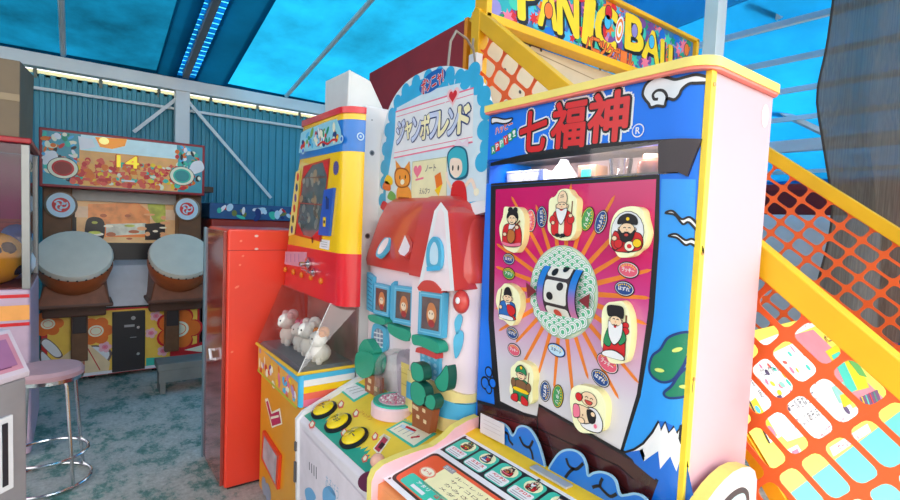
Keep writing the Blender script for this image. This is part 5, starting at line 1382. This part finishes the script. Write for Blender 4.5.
kinds = [((512.5, 228), 25, 43, 'lute', 'with a lute'), ((562.5, 214.5), 29, 49, 'scholar', 'x'), ((627.5, 232), 37, 45, 'mallet', 'x'), ((508, 304), 23, 36, 'fisher', 'x'), ((616, 332), 31, 57, 'sage', 'x'), ((521.5, 384), 25, 41, 'warrior', 'x'), ((587.5, 409), 36, 45, 'hotei', 'x')]
for px, pw, ph, kd, _ in kinds:
    A = ArtX(1.149)
    c = ArtX(1.124).q(*px); w_ = abs(A.q(px[0] + pw / 2, px[1])[0] - A.q(px[0] - pw / 2, px[1])[0]); h_ = abs(A.q(px[0], px[1] - ph / 2)[1] - A.q(px[0], px[1] + ph / 2)[1])
    w_ *= .84; h_ *= .95
    rr_ = random.Random(kd); pts = []
    for i in range(14):
        a = 2 * math.pi * i / 14; e = 1.0 + .20 * (rr_.random() - .5)
        if kd == 'scholar': e *= .90 if math.sin(a) > .6 else 1.03
        pts.append((c[0] + w_ * .57 * e * abs(math.cos(a)) ** .8 * (1 if math.cos(a) > 0 else -1), c[1] + h_ * .56 * e * abs(math.sin(a)) ** .8 * (1 if math.sin(a) > 0 else -1)))
    A.blob(pts, cream, 0, h=.026, local=True, side=creams)
    god(A, c, w_ * 1.06, h_ * 1.0, kd, .0265)
    pl = A.build('lucky_god_plaque', root, bevel=.005)
# wooden ship hull, waves, clouds, birds and the mountain
A = ArtX(1.15, warp); A.LIFT = .0012; A.FINE = .012
hull = M('hull brown', (66, 26, 28), .25, .25, 10, coat=.4)
A.poly([(478, 401), (538, 417.5), (539.5, 405), (622, 452), (658, 482), (650, 505), (560, 500), (478, 450)], hull, 4)
for q in ([(480, 411), (538, 428), (620, 466), (652, 495)], [(480, 421), (538, 440), (600, 470), (640, 500)], [(480, 432), (538, 452), (590, 478)]): A.stroke(q, .004, M('hull line', (30, 14, 18), .4), 5)
A.stroke([(478, 401), (538, 417.5), (539.5, 405), (622, 452), (658, 482)], .010, black, 5)
A.stroke([(538, 417.5), (540, 470)], .005, black, 5)
A.blob([(494, 416), (508, 418), (524, 424), (516, 430), (498, 428)], M('hull reflection red', (112, 40, 44), .3), 4.5)  # reddish reflection painted onto the hull
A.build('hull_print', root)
A = ArtX(1.15, warp); A.LIFT = .0012; A.FINE = .012
R2 = lambda x, y: (600 + x / 1.925, 240 + y / 1.925)
R6 = lambda x, y: (620 + x / 5, 400 + y / 5)
A.poly([(662, 179), (693, 179), (690, 252), (678, 478), (624, 450), (641, 396), (654, 320), (660, 240)], M('print and highlight blue', (40, 152, 240), .4, .03, 3, coat=.1), 1)  # light blue print, carried up the rounded column as a painted highlight
A.poly([R6(8, 268), R6(25, 262), R6(120, 300), R6(300, 300), (692, 520), (650, 520), (640, 480)], M('mountain blue', (10, 104, 208), .3, coat=.4), 2)
A.poly([R6(*p) for p in ((25, 262), (75, 245), (120, 215), (165, 160), (195, 105), (205, 150), (225, 110), (240, 165), (262, 135), (272, 170), (290, 130), (284, 200), (298, 275), (312, 345), (318, 420), (10, 420))], M('mountain blue', (10, 104, 208), .3, coat=.4), 3)
A.poly([R6(*p) for p in ((25, 262), (75, 245), (120, 215), (165, 160), (195, 105), (205, 150), (225, 110), (240, 165), (262, 135), (272, 170), (290, 130), (284, 200), (290, 260), (284, 300), (268, 365), (245, 285), (200, 345), (192, 255), (120, 305), (162, 218), (100, 250))], white, 4)
A.stroke([R6(*p) for p in ((22, 262), (75, 245), (120, 215), (165, 160), (195, 105), (205, 150), (225, 110), (240, 165), (262, 135), (272, 170), (290, 130), (284, 200), (298, 275), (312, 350))], .0055, black, 5)
gl = M('pine green', (30, 130, 96), .35)
for pts in ([(650, 368), (653, 356), (661, 349), (668, 338), (680, 333), (688, 335), (688.5, 350), (684, 358), (680, 368), (672, 380), (662, 382), (653, 376)], [(664, 393), (671, 386), (676, 377), (682, 370), (686.5, 373), (686, 394), (680, 398), (668, 398)]):
    A.poly(A.curve(pts), gl, 4, local=True); A.stroke(pts, .006, navy, 5, smooth=True, closed=True)
for px, rt in (((676, 350), .5), ((660, 370), .1), ((682, 388), .1)): A.ell(px, .012, .005, M('leaf pale', (210, 226, 120), .4), 6, rot=rt)
for pts in ([(666, 213), (673, 211), (681, 219), (688, 217), (694, 225), (694, 231), (687, 222), (682, 224), (675, 215)], [(669, 236), (676, 234), (684, 240), (690, 239), (697, 247), (697, 253), (689, 244), (684, 245), (677, 238)]):
    A.poly(A.curve(pts), white, 4, local=True); A.stroke(pts, .005, black, 5, smooth=True, closed=True)
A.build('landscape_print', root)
A = ArtX(1.15)
for px, r in (((485.5, 383), .024), ((489, 372), .020), ((493, 383), .020), ((489, 389), .018)):
    A.ell(px, r, r, black, 3); A.ell(px, r * .72, r * .72, KB, 4)
A.build('edge_print', root)
ZZ = lambda x, y: (370 + x / 3.103, 400 + y / 3.103)
wv = [ZZ(*p) for p in ((340, 120), (350, 96), (372, 74), (392, 64), (414, 70), (432, 84), (446, 108), (456, 100), (464, 84), (482, 79), (504, 92), (526, 130), (542, 180), (554, 222), (566, 200), (590, 166), (614, 153), (642, 155), (664, 172), (676, 200), (682, 232), (700, 224), (724, 221), (750, 230), (768, 250), (780, 290), (800, 292), (832, 288), (862, 306), (880, 350))] + [(640, 540), (478, 470)]
A = ArtX(1.128)
wb_ = M('wave blue', (18, 116, 214), .3, .03, coat=.4); we = M('wave edge silver', (150, 196, 226), .3)
A.poly(A.curve(wv[:-2], closed=False) + [A.q(640, 540), A.q(478, 470)], wb_, 0, h=.008, local=True, side=we)
A.stroke(wv[:-2], .006, we, 1, smooth=True, base=.0082)
for q in ([(424, 98), (434, 104), (438, 122), (450, 138)], [(470, 112), (482, 136), (500, 144), (512, 124)], [(500, 144), (508, 160), (512, 182)], [(615, 178), (624, 202), (646, 212), (668, 194)], [(640, 210), (626, 220), (612, 238)], [(696, 268), (716, 264), (730, 278), (752, 296), (772, 288)], [(728, 240), (722, 252), (720, 264)]):
    A.stroke([ZZ(*p) for p in q], .0085, black, 1.5, smooth=True, base=.0082)
A.build('wave_board', root)
A = ArtX(1.112); A.poly([(481, 413), (504.5, 424), (504.5, 444.5), (480.5, 432)], M('sticker white', (222, 216, 222), .4), 0, h=.002); 
for i in range(3): A.stroke([(484, 419 + i * 4), (501, 427.5 + i * 4)], .002, M('sticker line', (200, 190, 196), .5), 1, base=.0022)
A.build('sticker', root)
# console
cf, cbk = (.740, .752), (1.130, .832)
orp = M('console orange', (240, 150, 90), .4, .04)
MB().prism([(x, .545, z) for x, z in ((cf[0], .03), (cf[0], cf[1] - .012), (cbk[0], cbk[1] - .012), (1.15, cbk[1] - .012), (1.15, .03))], (0, .755, 0), orp).build('console', root)
for y0_, px_l, nm in ((1.30, [(479, 416.5), (468, 420.5), (455, 428), (445, 438), (433, 446.5), (418, 451), (400, 457.5), (384, 464.5), (375.5, 472), (371.5, 482), (371, 500)], 'far_cheek'),):
    pts = [hy(p[0], p[1], y0_) for p in px_l] + [np.array((.73, y0_, .03)), np.array((1.145, y0_, .03))]
    MB().prism([tuple(p) for p in pts], (0, .028, 0), M('cheek rim yellow', (244, 226, 120), .4), cap=M('cheek pink', (244, 190, 200), .4)).build('end_cheek', root)
npx = [(696, 520), (708, 500), (716, 489), (724, 480), (733, 472), (742, 467.5), (750, 467), (755, 471), (757, 480), (756, 500), (755, 530)]
pts = [hy(p[0], p[1], .53) for p in npx]
pts = [np.array((.73, .53, .74)), np.array((.9, .53, .84))] + pts[0:] + [np.array((1.42, .53, .70)), np.array((1.145, .53, .03)), np.array((.73, .53, .03))]
nc = MB().prism([tuple(p) for p in pts], (0, .034, 0), M('cheek rim yellow', (244, 226, 120), .4), cap=M('cheek blush', (248, 216, 224), .4)).build('end_cheek', root)
A = ArtY(.5295)
A.poly(A.curve([(712, 512), (720, 497), (731, 487), (742, 483), (750, 488), (752, 500), (752, 520)], closed=False) + [A.q(735, 540), A.q(712, 530)], white, 1, local=True)
A.poly(A.curve([(716, 514), (723, 501), (733, 491), (742, 487), (748, 491), (749, 502), (749, 520)], closed=False) + [A.q(735, 540), A.q(716, 530)], M('charcoal line', (60, 60, 66), .4), 2, local=True)
A.poly(A.curve([(720, 516), (727, 504), (735, 496), (742, 493), (745, 496), (746, 504), (746, 520)], closed=False) + [A.q(735, 540), A.q(720, 530)], M('cheek ice blue', (190, 232, 240), .4), 3, local=True)
A.build('cheek_print', nc)
cp0 = np.array((1.068, 1.30, .819)); cp1 = np.array((.763, 1.30, .753)); dv = cp0 - cp1; dv /= np.linalg.norm(dv)
cn = np.cross(dv, (0, 1, 0)); cn = cn if cn[2] > 0 else -cn
PC = lambda: Art(cp0 + cn * .001, cn, (0, -1, 0))
A = PC()
a0 = A.q(463.5, 435); L = A.q(385, 478)[1] - a0[1]
x0 = a0[0] + .004; y0_ = a0[1]
A.rect((x0 + .365, y0_ + .03), .74, .062, M('ledge yellow', (248, 204, 30), .35), .3, local=True)
A.rect((x0 + .365, y0_ + L / 2), .74, abs(L) + .012, white, .5, local=True)
A.rect((x0 + .365, y0_ - .056), .722, .100, black, 1, local=True)
for i in range(7):
    cx = x0 + .058 + i * .098
    A.rect((cx, y0_ - .056), .088, .090, teal, 2, local=True, r=.016); A.rect((cx, y0_ - .080), .078, .034, white, 3, local=True, r=.006)
    A.text(['ビシャモン', 'エビス', 'ベンテン', 'フクロク', 'ジュロウ', 'ダイコク', 'ホテイ'][i], (cx + .002, y0_ - .072), .056, .010, red, 4, off=.05, local=True)
    for k in range(2): A.stroke([(cx - .030, y0_ - .084 - k * .008), (cx + .026, y0_ - .084 - k * .008)], .0024, grey, 4, local=True)
    A.ell((cx + .006, y0_ - .035), .030, .025, cream, 3, local=True, n=14)
    god(A, (cx + .006, y0_ - .035), .040, .040, ['warrior', 'fisher', 'lute', 'scholar', 'sage', 'mallet', 'hotei'][i], .002)
A.rect((x0 + .365, y0_ - .115), .722, .010, white, 1.5, local=True)
A.rect((x0 + .365, y0_ - .212), .722, .175, M('panel charcoal', (60, 40, 30), .4), 1.5, local=True, r=.02); A.rect((x0 + .365, y0_ - .212), .702, .158, M('panel orange red', (234, 92, 50), .4), 2, local=True, r=.02)
A.rect((x0 + .40, y0_ - .195), .60, .10, M('panel cream', (246, 240, 190), .4), 3, local=True, r=.012); A.rect((x0 + .30, y0_ - .262), .52, .050, teal, 3, local=True, r=.01)
for i, s_ in enumerate(('ルーレットが回ります', 'サイコロの目だけ進み', 'かみさまに止まると', 'メダルが出てきます')): A.text(s_, (x0 + .32, y0_ - .160 - i * .020), .32, .012, M('text brown', (90, 60, 50), .4), 4, local=True)
A.rect((x0 + .115, y0_ - .150), .05, .018, grey, 4, local=True); A.text('遊び方', (x0 + .115, y0_ - .150), .04, .012, white, 5, local=True)
A.ell((x0 + .075, y0_ - .205), .034, .022, M('badge coral', (244, 150, 120), .4), 4, local=True); A.ell((x0 + .075, y0_ - .205), .028, .017, offwhite, 5, local=True); A.text('ルール', (x0 + .075, y0_ - .205), .04, .012, red, 6, local=True, off=.03)
for i in range(5):
    A.text(['アタリ', 'はずれ', 'ラッキー', 'スタート', 'アタリ'][i], (x0 + .12 + i * .09, y0_ - .252), .06, .012, red if i % 2 else white, 4, local=True, off=.03); A.rect((x0 + .12 + i * .09, y0_ - .272), .064, .012, white, 4, local=True)
for p in ((x0 + .012, y0_ - .006), (x0 + .35, y0_ - .004), (x0 + .012, y0_ + L + .008)): A.ell(p, .005, .005, M('screw dark', (70, 60, 60), .4), 5, local=True, n=10)
A.build('panel_artwork', root)
MB().box(1.080, 1.110, .86, 1.0, .8265, .833, M('slot plate steel', (206, 206, 200), .3, metal=.3)).build('medal_slot', root, bevel=.002)
# ------------------------------------------------------------------ ball game with orange mesh sides
root = empty('panic_ball_game', (2.5, .9, 0), 'yellow ball game with orange mesh sides and colourful lettered sign', 'arcade machine')
YB, X1, X2 = 1.91, 1.56, 3.50
gy = M('mustard painted steel', (246, 188, 24), .4, .07, 5)
om = M('orange safety mesh', (252, 104, 44), .45, .06, 5)
ply = M('beige plywood', (206, 192, 166), .65, .08, 4)
def barz(y, side): return (1.034 + .802 * y) if side == 0 else (1.087 + .742 * y)
MB().box(X1, X2, YB + .03, YB + .06, .02, 2.50, ply).build('back_board', root)
mb = MB(); A = ArtY(YB + .0295); rr = random.Random(5)
for px in ((530, 45), (541, 50), (600, 69), (520, 92), (505, 70), (612, 80)): A.ell(px, .010, .010, M('bolt dark', (60, 50, 46), .4), 1, n=10)
A.stroke([(486, 30), (600, 82)], .006, M('board joint', (150, 136, 112), .6), 1)
A.build('board_bolts', root)
for s_, X in ((0, X1), (1, X2)):
    MB().box(X - .03, X + .03, YB - .03, YB + .03, 0, 2.56, gy).build('rear_post', root, bevel=.003)
    y0, y1 = -.25, YB + .03
    MB().bar((X, y0, barz(y0, s_) - .035), (X, y1, barz(y1, s_) - .035), .055, .07, gy, (0, 0, 1)).build('sloping_rail', root, bevel=.004)
    MB().box(X - .03, X + .03, -.25, -.19, 0, barz(-.22, s_) - .03, gy).build('front_post', root, bevel=.003)
    MB().box(X - .025, X + .025, -.2, YB, .10, .16, gy).build('lower_rail', root, bevel=.003)
    # mesh: rounded holes in rows that follow the rail
    sl = math.atan(.802 if s_ == 0 else .742); p, q = (.122, .078) if s_ == 0 else (.125, .084)
    du = (math.cos(sl), math.sin(sl)); dn = (math.sin(sl), -math.cos(sl))
    o0 = (0.0, barz(0.0, s_) - .075)
    vs, fs = [], []
    def addc(i, j):
        bx, by = i * p, j * q
        out, inn = [], []
        hw, hh, r = p / 2 - .0085, q / 2 - .0075, q / 2 - .020
        for cxs, cys, a0 in ((1, 1, 0), (-1, 1, 90), (-1, -1, 180), (1, -1, 270)):
            for k in range(4):
                a = math.radians(a0 + k * 30)
                inn.append((cxs * (hw - r) + r * math.cos(a), cys * (hh - r) + r * math.sin(a)))
        for x, y in inn:
            t = min((p / 2) / abs(x) if abs(x) > 1e-6 else 9, (q / 2) / abs(y) if abs(y) > 1e-6 else 9); out.append((x * t, y * t))
        for g_ in range(4):
            sx_, sy_ = ((1, 1), (-1, 1), (-1, -1), (1, -1))[g_]
            out[4 * g_ + 1] = out[4 * g_ + 2] = (sx_ * p / 2, sy_ * q / 2)
            out[4 * g_] = (sx_ * p / 2, out[4 * g_][1]) if g_ % 2 == 0 else (out[4 * g_][0], sy_ * q / 2)
        n = len(inn); b0 = len(vs)
        for x, y in out + inn:
            u_, v_ = bx + p / 2 + x, by + q / 2 + y
            yy = o0[0] + du[0] * u_ + dn[0] * v_; zz = o0[1] + du[1] * u_ + dn[1] * v_
            sag = .012 * math.sin(yy * 5 + zz * 3)
            vs.append((X + sag, yy, zz))
        for k in range(n): fs.append((b0 + k, b0 + (k + 1) % n, b0 + n + (k + 1) % n, b0 + n + k))
    for i in range(-10, 40):
        for j in range(0, 30):
            u_, v_ = (i + .5) * p, (j + .5) * q
            yy = o0[0] + du[0] * u_ + dn[0] * v_; zz = o0[1] + du[1] * u_ + dn[1] * v_
            if -.22 < yy < YB - .02 and .2 < zz: addc(i, j)
    ms = MB().add(vs, fs, om).build('mesh_side', root, smooth=False)
    sd = ms.modifiers.new('thickness', 'SOLIDIFY'); sd.thickness = .004
# sloping printed front deck
sn = np.array((0, -1.29, 1.0)); sp0 = np.array((1.75, .662, 1.0075))
A = Art(sp0, sn, (1, 0, 0))
tl_, tr_ = (1.60, .80, 1.19), (2.90, .80, 1.19)
MB().prism([(1.60, .802, 1.186), (1.60, .30, .538), (1.60, .33, .50), (1.60, .84, 1.17)], (1.35, 0, 0), gy).build('play_deck', root)
def wp(X, y): return A.q(0, 0)
def D(x, y):      # deck coordinates from room x and y
    p = np.array((x, y, 1.0075 + 1.29 * (y - .662))) - sp0
    return (float(p @ A.e), float(p @ A.u))
lemon = M('deck lemon', (252, 230, 90), .4, .02); aqua = M('deck aqua', (90, 200, 190), .4, .03)
A.poly([D(1.61, .80), D(2.94, .80), D(2.94, .512), D(1.61, .512)], lemon, 8, local=True); A.poly([D(1.61, .512), D(2.94, .512), D(2.94, .305), D(1.61, .305)], aqua, 8, local=True)
# posters
A.poly([(757, 342), (823, 317), (825, 322), (759, 350)], M('poster strip', (250, 236, 226), .5), 9)
A.text('あたらしいボールゲーム', (796, 327), .40, .026, M('rose lettering', (226, 110, 130), .5), 10)
pw_ = M('poster white', (248, 246, 244), .5, .01)
A.poly([(745, 366), (808, 336), (852, 410), (838, 424), (786, 442), (745, 400)], pw_, 9)
A.poly([(790, 336), (812, 330), (886, 402), (862, 412)], M('poster rose', (238, 130, 140), .5), 10)
A.text('パニック', (829, 339), .13, .034, M('poster dark red', (130, 40, 60), .5), 12, rot=-.02, off=.03)
A.poly([(824, 352), (836, 345), (850, 366), (862, 374), (868, 388), (852, 392), (842, 376)], yellow, 11); A.poly([(830, 356), (838, 352), (856, 390), (848, 394)], teal, 12); A.poly([(840, 352), (850, 352), (866, 378), (858, 376)], M('vine green', (90, 170, 80), .5), 12)
A.poly([(858, 398), (876, 390), (880, 402), (862, 410)], M('plum block', (110, 70, 110), .5), 12); 
for i in range(4): A.stroke([(860 + i * 4, 397 - i * 1.6), (864 + i * 4, 408 - i * 1.8)], .010, (yellow, teal, red, green)[i], 13)
rr = random.Random(21)
for i in range(34):
    t, s2 = rr.random(), rr.random()
    px = (752 + 50 * t + 28 * s2, 366 - 26 * t + 36 * s2)
    A.ell(px, .008 + .012 * rr.random(), .006 + .008 * rr.random(), rr.choice([teal, pink, yellow, M('ink violet', (90, 70, 110), .5), M('mint print', (140, 214, 180), .5), M('coral print', (238, 90, 70), .5)]), 11 + i * .02, rot=rr.random() * 3, n=10)
ink = M('ink dark', (70, 62, 74), .5)
A.text('パニックボール', (768, 371), .15, .030, ink, 13, off=.01)
A.text('あそびかた', (756, 382), .09, .026, ink, 13); A.text('ボールをねらって', (800, 402), .26, .034, ink, 13); A.text('たのしくあそぼう', (806, 418), .26, .030, ink, 13); A.text('あたり', (762, 393), .07, .028, ink, 13)
A.rect((782, 404), .035, .055, M('ink plum', (90, 60, 90), .5), 13)
A.poly([(830, 388), (842, 382), (850, 400), (838, 404)], M('mint print', (140, 214, 180), .5), 12); A.poly([(838, 396), (848, 392), (850, 404), (842, 408)], yellow, 12.5); A.ell((845, 410), .02, .018, M('ink violet', (90, 70, 110), .5), 12)
A.poly([(746, 398), (757, 394), (781, 436), (768, 444)], pw_, 9.5); A.poly([(749, 402), (754, 398), (776, 436), (768, 440)], yellow, 11); A.ell((770, 432), .018, .018, pink, 12); A.ell((756, 410), .014, .012, sky_blue, 12); A.stroke([(746, 398), (768, 444)], .008, black, 12)
A.poly([(782, 452), (796, 445), (802, 455), (788, 462)], pw_, 9.5); A.poly([(790, 452), (796, 449), (799, 455), (793, 458)], pink, 10)
A.poly([(806, 432), (842, 412), (850, 422), (814, 444)], pw_, 9.6); A.poly([(834, 420), (858, 405), (862, 412), (842, 428)], pw_, 9.7); A.text('みんなであそぼうね', (832, 428), .26, .030, M('rose lettering', (226, 110, 130), .5), 13); A.poly([(828, 448), (866, 424), (870, 432), (832, 457)], M('poster strip', (250, 236, 226), .5), 9.6); A.text('ボールをあてよう', (848, 441), .24, .026, M('rose lettering', (226, 110, 130), .5), 13)
A.build('deck_artwork', root)
# sign
MB().box(X1 - .01, X2 + .0, YB - .06, YB + .03, 2.505, 2.545, gy).box(X1 - .01, X2, YB - .06, YB + .03, 2.872, 2.895, gy).box(X2 - .03, X2 + .0, YB - .06, YB + .03, 2.52, 2.89, gy).box(X1 - .012, X1 + .022, YB - .06, YB + .03, 2.52, 2.89, gy).build('sign_frame', root, bevel=.004)
MB().box(X1 + .01, X2 - .02, YB - .03, YB + .02, 2.53, 2.88, M('sign backing', (60, 120, 180), .4)).build('sign_board', root)
A = ArtY(YB - .0305)
rr = random.Random(9)
pal = [sky_blue, purple, teal, red, blue, M('sign lavender', (150, 140, 210), .4), pink, M('sign turquoise', (40, 170, 180), .4), orange, green]
zc = 2.7
for i in range(330):
    x = 1.60 + 1.83 * rr.random(); y = 2.56 + .30 * rr.random(); r = .025 + .035 * rr.random()
    m_ = rr.choice(pal); c = (x, y)
    if i % 3 == 0: A.ell(c, min(r, .05), min(r, .05, y - 2.545, 2.87 - y), m_, 1 + i * .02, local=True, n=14)
    else:
        ns = rr.randint(5, 8); ph = rr.random() * 3
        pts = []
        for k in range(ns * 2):
            a = ph + math.pi * k / ns; q_ = r * (1.0 if k % 2 else .5); pts.append((min(3.43, max(1.59, x + q_ * math.cos(a))), min(2.87, max(2.548, y + q_ * math.sin(a)))))
        A.poly(pts, m_, 1 + i * .02, local=True)
sy = M('sign lettering yellow', (250, 214, 30), .4)
A.blob([(1.62, 2.72), (1.66, 2.60), (1.74, 2.57), (1.79, 2.64), (1.78, 2.80), (1.72, 2.86)], red, 4, local=True)
for k, (r, m_) in enumerate(((.10, white), (.085, red), (.06, white), (.035, sky_blue))): A.ell((1.68, 2.70), r * .55, r * 1.3, m_, 4.2 + k * .2, local=True, rot=-.3)
L_ = [('P', 527, 15, 20), ('A', 547.5, 17, 19), ('N', 567, 24, 21), ('I', 588, 25, 8), ('C', 606, 21, 21), ('B', 634, 36, 18), ('A', 651.5, 46, 17), ('L', 665.5, 48, 9), ('L', 674, 51, 10)]
for g, u, v, wpx in L_:
    c = A.q(u, v); w_ = abs(A.q(u + wpx / 2, v)[0] - A.q(u - wpx / 2, v)[0]); h_ = .235 if u < 620 else .20
    c = (c[0], 2.712 if u < 620 else {634: 2.755, 651.5: 2.725, 665.5: 2.705, 674: 2.69}[u])
    if u > 620: h_ = .19 if u == 634 else .175
    ro = ((u * 7) % 5 - 2) * .05
    A.text(g, (c[0] + .008, c[1] - .010), w_ * .95, h_, black, 7, rot=ro, off=.085, local=True); A.text(g, c, w_ * .95, h_, sy, 8, rot=ro, off=.045, local=True)
for px, m_ in (((548, 11), orange), ((634, 31), M('sign lavender', (150, 140, 210), .4)), ((651, 42), sky_blue), ((608, 13), red), ((607, 22), sky_blue), ((686, 50), orange)): A.ell(px, .035, .045, black, 9); A.ell(px, .030, .040, m_, 9.5)
for k, (r, m_) in enumerate(((.055, white), (.046, orange), (.032, white), (.018, yellow))): A.ell((619, 30), r * .7, r * 1.5, m_, 9 + k * .3, rot=-.2)
for i, g in enumerate('パニックボール'):
    px = (589 + i * 6.8, 42.5 + i * 3.0); A.text(g, px, .060, .075, M('katakana shade', (120, 30, 40), .4), 9.8, off=.09); A.text(g, px, .060, .075, orange, 10, off=.035)
A.build('sign_artwork', root)
# white fitting and cable at the left rear post
jb = MB().box(1.49, 1.53, 1.84, 1.90, 2.26, 2.34, white).box(1.49, 1.535, 1.83, 1.89, 2.16, 2.235, offwhite).build('junction_box', root, bevel=.005)
MB().tube([(1.51, 1.88, 2.34), (1.505, 1.89, 2.38), (1.515, 1.90, 2.42)], .006, M('grey cable', (150, 140, 130), .6)).build('cable', jb, smooth=True)
#(, (1.50, 1.92, 2.43), (1.53, 2.1, 2.485), (1.55, 2.4, 2.50)], .008, M('grey cable', (150, 140, 130), .6)).build('cable', jb, smooth=True)
